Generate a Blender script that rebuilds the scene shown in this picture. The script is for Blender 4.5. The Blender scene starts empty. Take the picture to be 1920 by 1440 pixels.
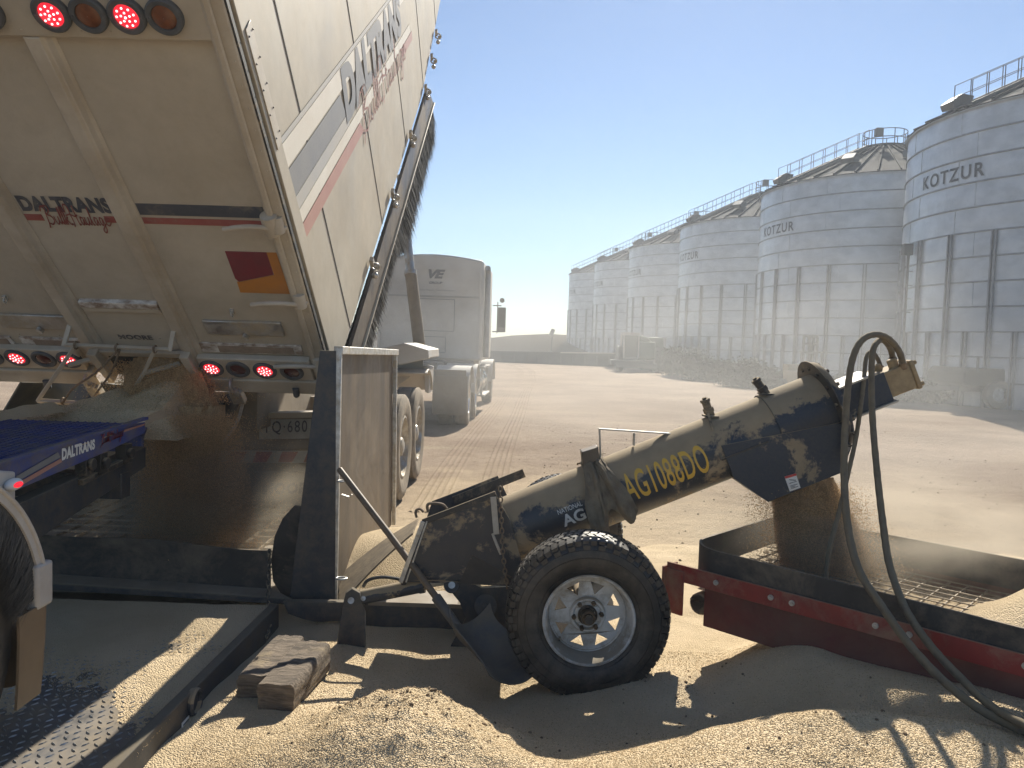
import bpy, bmesh, math, random
import numpy as np
from mathutils import Vector, Matrix, noise
R_ = math.radians
random.seed(7); rng = np.random.default_rng(7)
scene = bpy.context.scene; COL = scene.collection

# ------------------------------------------------------------------ camera, sky, sun, exposure
CAMZ = 1.68; PITCH = -3.2; ROLL = 1.8; FPX = 1442.0
_p = R_(PITCH); _r = R_(ROLL)
FWD = Vector((0, math.cos(_p), math.sin(_p))); RT0 = Vector((1, 0, 0)); UP0 = RT0.cross(FWD)
RT = RT0*math.cos(_r) + UP0*math.sin(_r); UP = UP0*math.cos(_r) - RT0*math.sin(_r)
CAM = Vector((0, 0, CAMZ))
cd = bpy.data.cameras.new("camera"); cam = bpy.data.objects.new("camera", cd); COL.objects.link(cam)
cd.sensor_fit = 'HORIZONTAL'; cd.sensor_width = 36.0; cd.lens = 36.0*FPX/1920.0
cd.clip_start = 0.05; cd.clip_end = 2000
m3 = Matrix((RT, UP, -FWD)).transposed(); cam.matrix_world = Matrix.Translation(CAM) @ m3.to_4x4()
scene.camera = cam

SUN_EL = 37.0; SUN_AZ = 14.5        # azimuth measured from +Y towards +X
w = bpy.data.worlds.new("World"); scene.world = w; w.use_nodes = True
nt = w.node_tree; bg = nt.nodes["Background"]
sky = nt.nodes.new("ShaderNodeTexSky"); sky.sky_type = 'NISHITA'; sky.sun_disc = False
sky.sun_elevation = R_(SUN_EL); sky.sun_rotation = R_(SUN_AZ); sky.altitude = 200
sky.air_density = 1.0; sky.dust_density = 0.12; sky.ozone_density = 5.0
nt.links.new(sky.outputs[0], bg.inputs[0]); bg.inputs[1].default_value = 0.058
sl = bpy.data.lights.new("sun", 'SUN'); sl.energy = 5.0; sl.angle = R_(0.53); sl.color = (1.0, 0.93, 0.80)
so = bpy.data.objects.new("sun", sl); COL.objects.link(so)
sdir = Vector((math.sin(R_(SUN_AZ))*math.cos(R_(SUN_EL)), math.cos(R_(SUN_AZ))*math.cos(R_(SUN_EL)), math.sin(R_(SUN_EL))))
so.rotation_euler = sdir.to_track_quat('Z', 'Y').to_euler(); so.location = (10, 20, 30)
scene.view_settings.view_transform = 'Standard'; scene.view_settings.look = 'None'
scene.view_settings.exposure = 0.92; scene.view_settings.gamma = 1.0
scene.cycles.volume_step_rate = 4.0; scene.cycles.volume_preview_step_rate = 4.0; scene.cycles.volume_max_steps = 48
scene.cycles.max_bounces = 5; scene.cycles.diffuse_bounces = 3; scene.cycles.glossy_bounces = 2; scene.cycles.volume_bounces = 0
scene.cycles.use_denoising = True
scene.cycles.sample_clamp_indirect = 4.0

# ------------------------------------------------------------------ measuring helpers
def ray(px, py): return RT*((px-960)/FPX) + UP*((720-py)/FPX) + FWD
def PP(px, py, o, n):
    d = ray(px, py); n = Vector(n); return CAM + d*(((Vector(o)-CAM).dot(n))/d.dot(n))
def PY(px, py, Y): return PP(px, py, (0, Y, 0), (0, 1, 0))
def PX(px, py, X): return PP(px, py, (X, 0, 0), (1, 0, 0))
def PZ(px, py, z): return PP(px, py, (0, 0, z), (0, 0, 1))

# ------------------------------------------------------------------ materials
def mat(name, col, col2=None, nscale=4.0, ndetail=6, stretch=(1, 1, 1), rough=0.6, metal=0.0, spec=0.5,
        bump=0.0, bscale=60.0, bstretch=None, dust=0.0, dscale=2.5, dcol=(0.36, 0.28, 0.17), dup=0.0,
        isl=0.0, voro=0.0, vscale=100.0, dsharp=0.08, emit=None, rough2=None, sub=None):
    m = bpy.data.materials.new(name); m.use_nodes = True; T = m.node_tree; N = T.nodes; L = T.links
    b = N["Principled BSDF"]; b.inputs["Roughness"].default_value = rough; b.inputs["Metallic"].default_value = metal
    b.inputs["Specular IOR Level"].default_value = spec
    tc = N.new("ShaderNodeTexCoord")
    def mapped(st):
        mp = N.new("ShaderNodeMapping"); mp.inputs["Scale"].default_value = st; L.new(tc.outputs["Object"], mp.inputs[0]); return mp.outputs[0]
    def noise_t(scale, det, st, rgh=0.6, dist=0.0):
        n = N.new("ShaderNodeTexNoise"); n.inputs["Scale"].default_value = scale; n.inputs["Detail"].default_value = det
        n.inputs["Roughness"].default_value = rgh; n.inputs["Distortion"].default_value = dist
        L.new(mapped(st), n.inputs["Vector"]); return n.outputs["Fac"]
    def mr(x, a, c, lo=0.0, hi=1.0):
        r = N.new("ShaderNodeMapRange"); r.inputs[1].default_value = a; r.inputs[2].default_value = c
        r.inputs[3].default_value = lo; r.inputs[4].default_value = hi; L.new(x, r.inputs[0]); return r.outputs[0]
    def math_(op, x, y):
        q = N.new("ShaderNodeMath"); q.operation = op
        for i, v in enumerate((x, y)):
            if isinstance(v, (int, float)): q.inputs[i].default_value = v
            else: L.new(v, q.inputs[i])
        return q.outputs[0]
    def mix(f, a, c):
        q = N.new("ShaderNodeMix"); q.data_type = 'RGBA'
        if isinstance(f, (int, float)): q.inputs[0].default_value = f
        else: L.new(f, q.inputs[0])
        for i, v in ((6, a), (7, c)):
            if isinstance(v, tuple): q.inputs[i].default_value = (*v[:3], 1)
            else: L.new(v, q.inputs[i])
        return q.outputs[2]
    out = col
    if col2 is not None:
        out = mix(mr(noise_t(nscale, ndetail, stretch), 0.36, 0.64), col, col2)
    if isl > 0:
        g = N.new("ShaderNodeNewGeometry"); hv = N.new("ShaderNodeHueSaturation")
        L.new(mr(g.outputs["Random Per Island"], 0, 1, 1-isl, 1+isl), hv.inputs["Value"])
        if isinstance(out, tuple): hv.inputs["Color"].default_value = (*out[:3], 1)
        else: L.new(out, hv.inputs["Color"])
        out = hv.outputs[0]
    if dust > 0 or dup > 0:
        f = noise_t(dscale, 11, (1, 1, 1), 0.74, 0.35)
        th = 0.5 + 0.35*(0.5-dust) if dust > 0 else 1.2
        x = f
        if dup > 0:
            g = N.new("ShaderNodeNewGeometry"); s = N.new("ShaderNodeSeparateXYZ"); L.new(g.outputs["Normal"], s.inputs[0])
            x = math_('ADD', f, math_('MULTIPLY', mr(s.outputs[2], 0.15, 0.9), dup))
            if dust <= 0: th = 0.62
        fac = mr(x, th-dsharp, th+dsharp, 0.0, 0.93)
        dc = mix(mr(noise_t(9, 5, (1, 1, 1)), .3, .7), dcol, tuple(c*0.78 for c in dcol))
        out = mix(fac, out, dc)
        L.new(mr(fac, 0, 1, rough, 0.95), b.inputs["Roughness"])
        if metal > 0: L.new(mr(fac, 0, 1, metal, 0.0), b.inputs["Metallic"])
    elif rough2 is not None:
        L.new(mr(noise_t(nscale*2, 6, stretch), .35, .65, rough, rough2), b.inputs["Roughness"])
    if isinstance(out, tuple): b.inputs["Base Color"].default_value = (*out[:3], 1)
    else: L.new(out, b.inputs["Base Color"])
    hgt = None
    if bump > 0: hgt = math_('MULTIPLY', noise_t(bscale, 8, bstretch or (1, 1, 1), 0.65), bump)
    if voro > 0:
        v = N.new("ShaderNodeTexVoronoi"); v.inputs["Scale"].default_value = vscale; L.new(mapped((1, 1, 1)), v.inputs["Vector"])
        hv2 = math_('MULTIPLY', v.outputs["Distance"], -voro); hgt = hv2 if hgt is None else math_('ADD', hgt, hv2)
    if hgt is not None:
        bp = N.new("ShaderNodeBump"); bp.inputs["Strength"].default_value = 1.0; bp.inputs["Distance"].default_value = 1.0
        L.new(hgt, bp.inputs["Height"]); L.new(bp.outputs[0], b.inputs["Normal"])
    if emit:
        b.inputs["Emission Color"].default_value = (*emit[:3], 1); b.inputs["Emission Strength"].default_value = emit[3]
    return m
DU = (0.34, 0.265, 0.165)
M = dict(
 cream=mat("cream_paint", (.55,.50,.41), (.44,.39,.305), nscale=1.1, rough=.5, dust=.42, dscale=1.3, dcol=(.41,.345,.26), dsharp=.25, bump=.002, bscale=30),
 creamrib=mat("cream_rib_paint", (.54,.485,.395), (.42,.36,.275), nscale=3, rough=.45, dust=.3, dscale=3, dcol=(.44,.36,.26), dsharp=.2),
 side=mat("side_panel_paint", (.47,.43,.345), (.37,.32,.24), nscale=1.6, stretch=(1,1,1), rough=.38, dust=.4, dscale=1.2, dcol=(.46,.39,.29), dsharp=.3),
 worn=mat("worn_white_tape", (.68,.65,.6), (.24,.17,.12), nscale=16, stretch=(1,1,1.6), rough=.7),
 brownstrip=mat("bare_strip", (.22,.165,.12), (.30,.23,.17), nscale=14, rough=.8),
 dkgrey=mat("faded_navy_vinyl", (.055,.06,.075), (.09,.09,.1), nscale=5, rough=.5, dust=.2, dscale=3, dcol=(.3,.26,.2)),
 redv=mat("faded_red_vinyl", (.27,.06,.05), (.33,.10,.08), nscale=5, rough=.5, dust=.2, dscale=3, dcol=(.36,.26,.19)),
 sgrey=mat("dusty_grey_stripe", (.20,.195,.19), (.25,.235,.21), nscale=3, rough=.5),
 sgrey2=mat("dusty_light_grey_stripe", (.43,.41,.37), (.48,.44,.37), nscale=3, rough=.5),
 sred=mat("dusty_red_stripe", (.42,.20,.15), (.46,.26,.19), nscale=3, rough=.5),
 swhite=mat("dusty_white_stripe", (.74,.69,.58), (.68,.61,.49), nscale=3, rough=.5),
 seam=mat("dark_seam", (.05,.045,.04), rough=.8),
 rubberg=mat("rubber_seal", (.03,.03,.03), rough=.7, dust=.2, dscale=8, dcol=DU),
 alu=mat("dusty_aluminium", (.5,.49,.47), (.36,.34,.31), nscale=6, rough=.35, metal=.8, dust=.4, dscale=4, dcol=(.4,.33,.23)),
 galv=mat("galvanised_edge", (.6,.6,.58), (.42,.41,.38), nscale=25, rough=.45, metal=.7, dust=.3, dscale=12, dcol=(.45,.38,.27)),
 steelpan=mat("dusty_steel_panel", (.06,.05,.042), (.13,.10,.07), nscale=3.0, stretch=(1,2.2,.08), rough=.45, metal=.3, dust=.22, dscale=1.6, dcol=(.20,.15,.095), dsharp=.14),
 navy=mat("navy_paint", (.010,.018,.034), (.022,.028,.038), nscale=12, rough=.45, dust=.16, dscale=9, dcol=(.17,.14,.095), dup=.35, dsharp=.2, bump=.0006, bscale=120),
 navyd=mat("navy_paint_dusty", (.012,.020,.036), (.03,.034,.04), nscale=10, rough=.40, dust=.30, dscale=3.1, dcol=(.37,.285,.175), dup=.30, bump=.0012, bscale=80, dsharp=.03),
 navyh=mat("navy_housing_paint", (.011,.020,.040), (.028,.034,.044), nscale=70, rough=.5, dust=.27, dscale=3.0, dcol=(.33,.26,.165), dup=.4, bump=.001, bscale=80, dsharp=.022),
 black=mat("black_steel", (.018,.018,.02), (.035,.032,.03), nscale=18, rough=.5, dust=.22, dscale=5, dcol=DU, dup=.3),
 rubber=mat("black_rubber_sheet", (.016,.017,.02), (.028,.028,.03), nscale=9, rough=.55, dust=.2, dscale=3, dcol=(.25,.2,.14), dup=.25, dsharp=.15),
 rubberdust=mat("dusty_rubber_sheet", (.05,.055,.05), (.10,.09,.06), nscale=3, rough=.45, dust=.5, dscale=3, dcol=(.26,.21,.13), dsharp=.2),
 tyre=mat("tyre_rubber", (.012,.012,.013), (.022,.021,.02), nscale=14, rough=.42, dust=.1, dscale=7, dcol=(.2,.165,.12), dsharp=.2, bump=.0006, bscale=90),
 tyred=mat("dusty_tyre_rubber", (.08,.07,.058), (.17,.145,.11), nscale=6, rough=.8, dust=.6, dscale=4, dcol=(.4,.33,.24), dsharp=.2),
 rim=mat("dusty_white_rim", (.58,.58,.56), (.46,.45,.42), nscale=14, rough=.45, dust=.32, dscale=9, dcol=(.3,.25,.18), dsharp=.1, dup=.25),
 hub=mat("rusty_hub", (.06,.045,.03), (.12,.09,.06), nscale=40, rough=.5, metal=.5),
 rust=mat("rusty_chain", (.17,.12,.08), (.26,.2,.13), nscale=40, rough=.75, metal=.3),
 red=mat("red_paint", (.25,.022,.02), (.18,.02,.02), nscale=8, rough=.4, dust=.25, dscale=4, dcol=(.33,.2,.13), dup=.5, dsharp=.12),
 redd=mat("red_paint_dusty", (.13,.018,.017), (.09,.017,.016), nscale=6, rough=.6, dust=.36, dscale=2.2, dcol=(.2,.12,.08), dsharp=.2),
 yellow=mat("yellow_lettering", (.70,.42,.04), (.62,.38,.06), nscale=20, rough=.5, dust=.10, dscale=9, dcol=(.36,.28,.17), dsharp=.04),
 whitel=mat("white_lettering", (.7,.7,.67), (.6,.58,.52), nscale=20, rough=.5, dust=.25, dscale=9, dcol=(.36,.28,.17), dsharp=.05),
 motor=mat("tan_dusty_motor", (.36,.27,.15), (.27,.2,.11), nscale=30, rough=.8, bump=.002, bscale=60),
 mountw=mat("dusty_pale_mount", (.5,.46,.38), (.4,.36,.29), nscale=20, rough=.6),
 hose=mat("dusty_hose", (.10,.085,.06), (.045,.04,.035), nscale=22, rough=.6, dust=.5, dscale=9, dcol=(.2,.16,.1), dup=.25, dsharp=.12),
 blue=mat("royal_blue_paint", (.015,.045,.26), (.013,.038,.20), nscale=7, rough=.4, dust=.3, dscale=4, dcol=(.22,.18,.13), dsharp=.15, dup=.12),
 bluem=mat("blue_perforated_mesh", (.013,.03,.11), (.04,.05,.09), nscale=16, rough=.5, bump=.004, bscale=90),
 brown=mat("opening_shade", (.03,.025,.02), rough=.9),  # dark colour stands in for shade inside the chute opening
 wood=mat("weathered_hardwood", (.24,.19,.14), (.085,.067,.05), nscale=6, ndetail=9, stretch=(1,9,9), rough=.9, bump=.012, bscale=14, bstretch=(.8,8,8), dust=.2, dscale=7, dcol=DU),
 handle=mat("worn_wooden_handle", (.19,.135,.08), (.12,.085,.05), nscale=18, rough=.5),
 scoop=mat("black_plastic_scoop", (.05,.052,.056), (.085,.08,.07), nscale=10, rough=.4, dust=.3, dscale=6, dcol=(.22,.175,.12), dsharp=.2),
 rag=mat("dusty_rag_cloth", (.23,.18,.115), (.15,.115,.075), nscale=16, rough=.95, bump=.003, bscale=120),
 guard=mat("warm_grey_plastic_guard", (.52,.475,.42), (.44,.39,.33), nscale=7, rough=.4, rough2=.6),
 flap=mat("tan_plastic_flap", (.24,.165,.095), (.17,.115,.065), nscale=3, rough=.45),
 bristle=mat("brush_bristles", (.045,.045,.043), (.10,.09,.075), nscale=12, rough=.7, isl=.5),
 silo=mat("galvanised_silo_sheet", (.54,.56,.58), (.42,.44,.46), nscale=1.3, stretch=(1,1,1.6), rough=.40, metal=.45, bump=.035, bscale=1.4, bstretch=(1,1,.5)),
 siloring=mat("galvanised_silo_ring", (.30,.31,.32), (.22,.225,.23), nscale=6, rough=.5, metal=.4),
 siloroof=mat("dull_silo_roof_sheet", (.075,.072,.07), (.05,.048,.046), nscale=1.2, rough=.95, metal=.0, spec=.15),
 rail=mat("dark_galvanised_rail", (.10,.10,.10), rough=.6, metal=.3),
 silotext=mat("dark_grey_silo_lettering", (.07,.075,.085), rough=.6),
 truckw=mat("dusty_white_truck_paint", (.52,.505,.475), (.44,.41,.37), nscale=1.5, rough=.35, dust=.3, dscale=1.5, dcol=(.5,.45,.37), dsharp=.3),
 chrome=mat("chrome", (.75,.75,.73), rough=.12, metal=1.0),
 glass=mat("dark_glass", (.03,.035,.04), rough=.08),
 logo=mat("grey_logo", (.10,.10,.11), rough=.5),
 white=mat("white_sticker", (.75,.74,.7), rough=.5),
 stred=mat("red_sticker", (.55,.06,.05), rough=.5),
 amber=mat("amber_reflector", (.50,.20,.02), (.42,.17,.03), nscale=8, rough=.4),
 maroon=mat("maroon_reflector", (.20,.022,.03), (.16,.025,.03), nscale=8, rough=.4),
 lampred=mat("lit_red_lamp", (.55,.01,.02), rough=.25, emit=(1.0,.02,.04,.6)),
 leddot=mat("lit_led", (1,.4,.4), rough=.3, emit=(1.0,.35,.35,2.2)),
 lampoff=mat("unlit_orange_lamp", (.20,.065,.02), (.13,.045,.015), nscale=40, rough=.25),
 lampoffd=mat("unlit_dark_red_lamp", (.09,.022,.018), (.06,.016,.013), nscale=40, rough=.25),
 lring=mat("grey_rubber_lamp_ring", (.06,.065,.07), (.09,.09,.09), nscale=20, rough=.6),
 plate=mat("plate_reflective", (.42,.42,.38), rough=.5, dust=.35, dscale=10, dcol=(.3,.26,.2), dsharp=.2),
 ink=mat("plate_ink", (.05,.05,.06), rough=.6),
 redink=mat("red_white_board_red", (.30,.07,.07), rough=.5, dust=.4, dscale=8, dcol=(.3,.22,.17), dsharp=.2),
 grime=mat("grimy_beige_paint", (.27,.23,.175), (.17,.14,.105), nscale=3, rough=.6, dust=.4, dscale=4, dcol=(.24,.19,.13), dsharp=.2),
 grain=mat("wheat_grain", (.64,.50,.31), (.50,.37,.21), nscale=3, rough=.75, isl=.38, spec=.25),
 graind=mat("airborne_grain", (.64,.43,.22), (.48,.30,.14), nscale=5, rough=.75, isl=.4, spec=.25),
 stream=mat("grain_stream_surface", (.58,.38,.19), (.40,.25,.12), nscale=16, stretch=(2.5,2.5,.5), rough=.9, spec=.2, bump=.02, bscale=30, bstretch=(2,2,.5), voro=.01, vscale=120),
 grainheap=mat("spilled_grain_surface", (.66,.525,.345), (.55,.43,.27), nscale=2.2, rough=.9, spec=.2, bump=.010, bscale=42, voro=.008, vscale=150),
 chaff=mat("dark_clods", (.13,.09,.055), (.26,.19,.115), nscale=20, rough=.95, isl=.4),
 foliage=mat("dusty_dark_leaves", (.022,.028,.014), (.05,.048,.03), nscale=.8, rough=.8, isl=.5),
 bark=mat("bark", (.09,.07,.05), rough=.9),
 green=mat("machine_green", (.012,.07,.035), rough=.5),
 tarp=mat("tan_tarpaulin", (.10,.078,.055), (.075,.06,.042), nscale=.3, rough=1.0, spec=0.0),
 bunker=mat("dark_bunker_wall", (.09,.078,.06), (.05,.045,.037), nscale=.8, rough=.9),
 tread=mat("tread_plate_steel", (.17,.18,.20), (.10,.105,.115), nscale=7, rough=.38, metal=.75, dust=.46, dscale=1.7, dcol=(.30,.235,.15), dsharp=.12),
 treadb=mat("tread_plate_raised", (.42,.43,.44), (.3,.3,.3), nscale=7, rough=.3, metal=.85, dust=.36, dscale=1.7, dcol=(.32,.25,.16), dsharp=.12),
 grid=mat("worn_steel_mesh", (.36,.30,.22), (.20,.16,.11), nscale=20, rough=.6, metal=.3),
)
def ground_material():
    m = bpy.data.materials.new("gravel_yard"); m.use_nodes = True; T = m.node_tree; N = T.nodes; L = T.links
    b = N["Principled BSDF"]; b.inputs["Roughness"].default_value = .95; b.inputs["Specular IOR Level"].default_value = .15
    tc = N.new("ShaderNodeTexCoord")
    def nz(s, st=(1, 1, 1), d=8, r=.65):
        mp = N.new("ShaderNodeMapping"); mp.inputs["Scale"].default_value = st; L.new(tc.outputs["Object"], mp.inputs[0])
        n = N.new("ShaderNodeTexNoise"); n.inputs["Scale"].default_value = s; n.inputs["Detail"].default_value = d; n.inputs["Roughness"].default_value = r
        L.new(mp.outputs[0], n.inputs["Vector"]); return n.outputs["Fac"]
    def mr(x, a, c, lo=0., hi=1.):
        q = N.new("ShaderNodeMapRange"); q.interpolation_type = 'SMOOTHSTEP'
        for i, v in ((1, a), (2, c), (3, lo), (4, hi)): q.inputs[i].default_value = v
        L.new(x, q.inputs[0]); return q.outputs[0]
    def mx(f, a, c):
        q = N.new("ShaderNodeMix"); q.data_type = 'RGBA'; L.new(f, q.inputs[0])
        for i, v in ((6, a), (7, c)):
            if isinstance(v, tuple): q.inputs[i].default_value = (*v, 1)
            else: L.new(v, q.inputs[i])
        return q.outputs[2]
    def mt(op, a, c):
        q = N.new("ShaderNodeMath"); q.operation = op
        for i, v in enumerate((a, c)):
            if isinstance(v, (int, float)): q.inputs[i].default_value = v
            else: L.new(v, q.inputs[i])
        return q.outputs[0]
    base = mx(mr(nz(.35), .35, .65), (.30,.225,.165), (.40,.31,.23))
    base = mx(mr(nz(6., (1, 1, 1), 12, .82), .52, .66), base, (.20,.145,.10))
    # spilled straw and grain lies thick near the machines and thins out across the yard
    sx = N.new("ShaderNodeSeparateXYZ"); L.new(tc.outputs["Object"], sx.inputs[0])
    dx = mt('SUBTRACT', sx.outputs[0], .8); dy = mt('MULTIPLY', mt('SUBTRACT', sx.outputs[1], 4.5), .75)
    dist = mt('SQRT', mt('ADD', mt('MULTIPLY', dx, dx), mt('MULTIPLY', dy, dy)), 0)
    near = mr(mt('ADD', dist, mt('MULTIPLY', nz(1.3), 5.0)), 4.0, 7.8, 1., 0.)
    base = mx(near, base, (.62,.49,.33))
    streak = mr(nz(1.2, (.12, 1.1, 1), 4, .5), .60, .70, 0., .55)
    base = mx(streak, base, (.46,.38,.26))
    L.new(base, b.inputs["Base Color"])
    wv = mt('MULTIPLY', nz(.9, (.35, 2.4, 1), 4), .05)
    h = mt('ADD', mt('ADD', wv, mt('MULTIPLY', nz(3., (1, 1, 1), 12, .78), .075)), mt('MULTIPLY', nz(22., (1, 1, 1), 8, .8), .03))
    bp = N.new("ShaderNodeBump"); bp.inputs["Distance"].default_value = 1.0; L.new(h, bp.inputs["Height"]); L.new(bp.outputs[0], b.inputs["Normal"])
    return m
M['yard'] = ground_material()

# ------------------------------------------------------------------ mesh builder
IDM = Matrix.Identity(4)
class MB:
    def __init__(s): s.v = []; s.f = []
    def add(s, vs, fs):
        k = len(s.v); s.v += [Vector(p) for p in vs]; s.f += [tuple(i+k for i in f) for f in fs]; return s
    def box(s, c, d, m=IDM):
        c = Vector(c); x, y, z = (q/2 for q in d)
        P = [m @ (c+Vector((a*x, b*y, e*z))) for a in (-1, 1) for b in (-1, 1) for e in (-1, 1)]
        return s.add(P, [(0,1,3,2),(4,6,7,5),(0,4,5,1),(2,3,7,6),(0,2,6,4),(1,5,7,3)])
    def prism(s, pts, ext):
        pts = [Vector(p) for p in pts]; ext = Vector(ext); n = len(pts)
        nn = Vector((0, 0, 0))
        for i in range(n): nn += pts[i].cross(pts[(i+1) % n])
        if nn.dot(ext) > 0: pts = pts[::-1]
        return s.add(pts+[p+ext for p in pts], [tuple(range(n)), tuple(range(2*n-1, n-1, -1))]+[(i, i+n, (i+1) % n+n, (i+1) % n)[::1] for i in range(n)])
    def bar(s, a, b, wd, th, up=(0, 0, 1)):
        a = Vector(a); b = Vector(b); d = (b-a).normalized(); up = Vector(up); x = d.cross(up)
        if x.length < 1e-4: x = d.cross(Vector((1, 0, 0)))
        x.normalize(); y = x.cross(d).normalized(); x *= wd/2; y *= th/2
        return s.prism([a-x-y, a+x-y, a+x+y, a-x+y], b-a)
    def tube(s, path, r, seg=10, caps=True, r1=None):
        path = [Vector(p) for p in path]; n = len(path); rings = []; up = None
        for i, p in enumerate(path):
            t = (path[min(i+1, n-1)]-path[max(i-1, 0)]).normalized()
            if up is None: up = t.cross(Vector((0, 0, 1))); up = up if up.length > .05 else t.cross(Vector((1, 0, 0)))
            up = (up - t*up.dot(t)).normalized(); v2 = t.cross(up)
            rr = r if r1 is None else r+(r1-r)*i/(n-1)
            if callable(r): rr = r(i/(n-1))
            rings.append([p+(up*math.cos(2*math.pi*k/seg)+v2*math.sin(2*math.pi*k/seg))*rr for k in range(seg)])
        vs = [q for g in rings for q in g]; fs = []
        for i in range(n-1):
            for k in range(seg):
                a = i*seg+k; b = i*seg+(k+1) % seg; fs.append((a, b, b+seg, a+seg))
        if caps: fs.append(tuple(range(seg-1, -1, -1))); fs.append(tuple((n-1)*seg+k for k in range(seg)))
        return s.add(vs, fs)
    def cyl(s, a, b, r, seg=20, r1=None): return s.tube([a, b], r, seg, True, r1)
    def lathe(s, prof, o, ax, seg=48, close=False):   # prof: (radius, along)
        o = Vector(o); ax = Vector(ax).normalized(); u = ax.cross(Vector((0, 0, 1)))
        if u.length < .05: u = Vector((1, 0, 0))
        u.normalize(); v = ax.cross(u); vs = []; n = len(prof)
        for r, t in prof:
            for k in range(seg):
                a = 2*math.pi*k/seg; vs.append(o+ax*t+(u*math.cos(a)+v*math.sin(a))*r)
        fs = []
        for i in range(n if close else n-1):
            j = (i+1) % n
            for k in range(seg):
                k2 = (k+1) % seg; fs.append((i*seg+k, j*seg+k, j*seg+k2, i*seg+k2))
        return s.add(vs, fs)
    def ring(s, c, ax, R, r, seg=20, sub=8, sx=1.0, xdir=None):
        c = Vector(c); ax = Vector(ax).normalized(); u = Vector(xdir).normalized() if xdir is not None else ax.orthogonal().normalized(); v = ax.cross(u)
        vs = []; fs = []
        for i in range(seg):
            a = 2*math.pi*i/seg; d = u*math.cos(a)*sx+v*math.sin(a); dn = d.normalized()
            for j in range(sub):
                b = 2*math.pi*j/sub; vs.append(c+d*R+dn*math.cos(b)*r+ax*math.sin(b)*r)
        for i in range(seg):
            for j in range(sub):
                a = i*sub+j; b = i*sub+(j+1) % sub; c2 = ((i+1) % seg)*sub+(j+1) % sub; d2 = ((i+1) % seg)*sub+j
                fs.append((a, d2, c2, b))
        return s.add(vs, fs)
    def sphere(s, c, r, seg=14, rings=8, sc=(1, 1, 1)):
        c = Vector(c); vs = []; fs = []
        for i in range(rings+1):
            t = math.pi*i/rings
            for k in range(seg):
                a = 2*math.pi*k/seg; vs.append(c+Vector((math.sin(t)*math.cos(a)*sc[0], math.sin(t)*math.sin(a)*sc[1], math.cos(t)*sc[2]))*r)
        for i in range(rings):
            for k in range(seg):
                a = i*seg+k; b = i*seg+(k+1) % seg; fs.append((a, a+seg, b+seg, b))
        return s.add(vs, fs)
    def grid(s, fn, nu, nv):
        vs = [fn(i/nu, j/nv) for i in range(nu+1) for j in range(nv+1)]
        return s.add(vs, [(i*(nv+1)+j, (i+1)*(nv+1)+j, (i+1)*(nv+1)+j+1, i*(nv+1)+j+1) for i in range(nu) for j in range(nv)])
    def sheet(s, fn, nu, nv, th, nrm=None):           # a thin solid: grid, its offset copy and the rim
        P = [[Vector(fn(i/nu, j/nv)) for j in range(nv+1)] for i in range(nu+1)]; Q = []
        for i in range(nu+1):
            row = []
            for j in range(nv+1):
                if nrm is not None: n = Vector(nrm)
                else:
                    a = P[min(i+1, nu)][j]-P[max(i-1, 0)][j]; b = P[i][min(j+1, nv)]-P[i][max(j-1, 0)]; n = a.cross(b)
                    n = n.normalized() if n.length > 1e-9 else Vector((0, 0, 1))
                row.append(P[i][j]-n*th)
            Q.append(row)
        k = (nu+1)*(nv+1); vs = [p for r in P for p in r]+[p for r in Q for p in r]; fs = []
        id_ = lambda i, j: i*(nv+1)+j
        for i in range(nu):
            for j in range(nv):
                q = (id_(i, j), id_(i+1, j), id_(i+1, j+1), id_(i, j+1)); fs += [q, tuple(x+k for x in q[::-1])]
        for i in range(nu):
            fs += [(id_(i+1, 0), id_(i, 0), id_(i, 0)+k, id_(i+1, 0)+k), (id_(i, nv), id_(i+1, nv), id_(i+1, nv)+k, id_(i, nv)+k)]
        for j in range(nv):
            fs += [(id_(0, j), id_(0, j+1), id_(0, j+1)+k, id_(0, j)+k), (id_(nu, j+1), id_(nu, j), id_(nu, j)+k, id_(nu, j+1)+k)]
        return s.add(vs, fs)
    def build(s, name, m, parent=None, smooth=True, bevel=0.0, M4=None, ang=35):
        me = bpy.data.meshes.new(name)
        vs = s.v if M4 is None else [M4 @ p for p in s.v]
        me.from_pydata([tuple(p) for p in vs], [], s.f); me.update()
        bm = bmesh.new(); bm.from_mesh(me); bmesh.ops.recalc_face_normals(bm, faces=bm.faces); bm.to_mesh(me); bm.free()
        if smooth: me.shade_smooth(); me.set_sharp_from_angle(angle=R_(ang))
        me.materials.append(M[m] if isinstance(m, str) else m)
        o = bpy.data.objects.new(name, me); COL.objects.link(o)
        if bevel > 0:
            md = o.modifiers.new("bevel", 'BEVEL'); md.width = bevel; md.segments = 2; md.limit_method = 'ANGLE'; md.angle_limit = R_(40)
        if parent is not None: adopt(o, parent)
        return o
def adopt(o, p):
    o.parent = p
    if p.parent is None: o.matrix_parent_inverse = Matrix.Translation(-Vector(p.location))
def tag(o, label, cat, group=None, kind=None):
    if label: o['label'] = label
    if cat: o['category'] = cat
    if group: o['group'] = group
    if kind: o['kind'] = kind
    return o
def thing(name, label, cat, loc=(0, 0, 0), group=None):
    o = bpy.data.objects.new(name, None); COL.objects.link(o); o.location = loc; o.empty_display_size = .2
    return tag(o, label, cat, group)
def copy_tree(o, parent=None):
    c = o.copy(); COL.objects.link(c); c.parent = parent
    if parent is not None: c.matrix_parent_inverse = o.matrix_parent_inverse.copy()
    for ch in [x for x in o.children]: copy_tree(ch, c)
    return c
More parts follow.
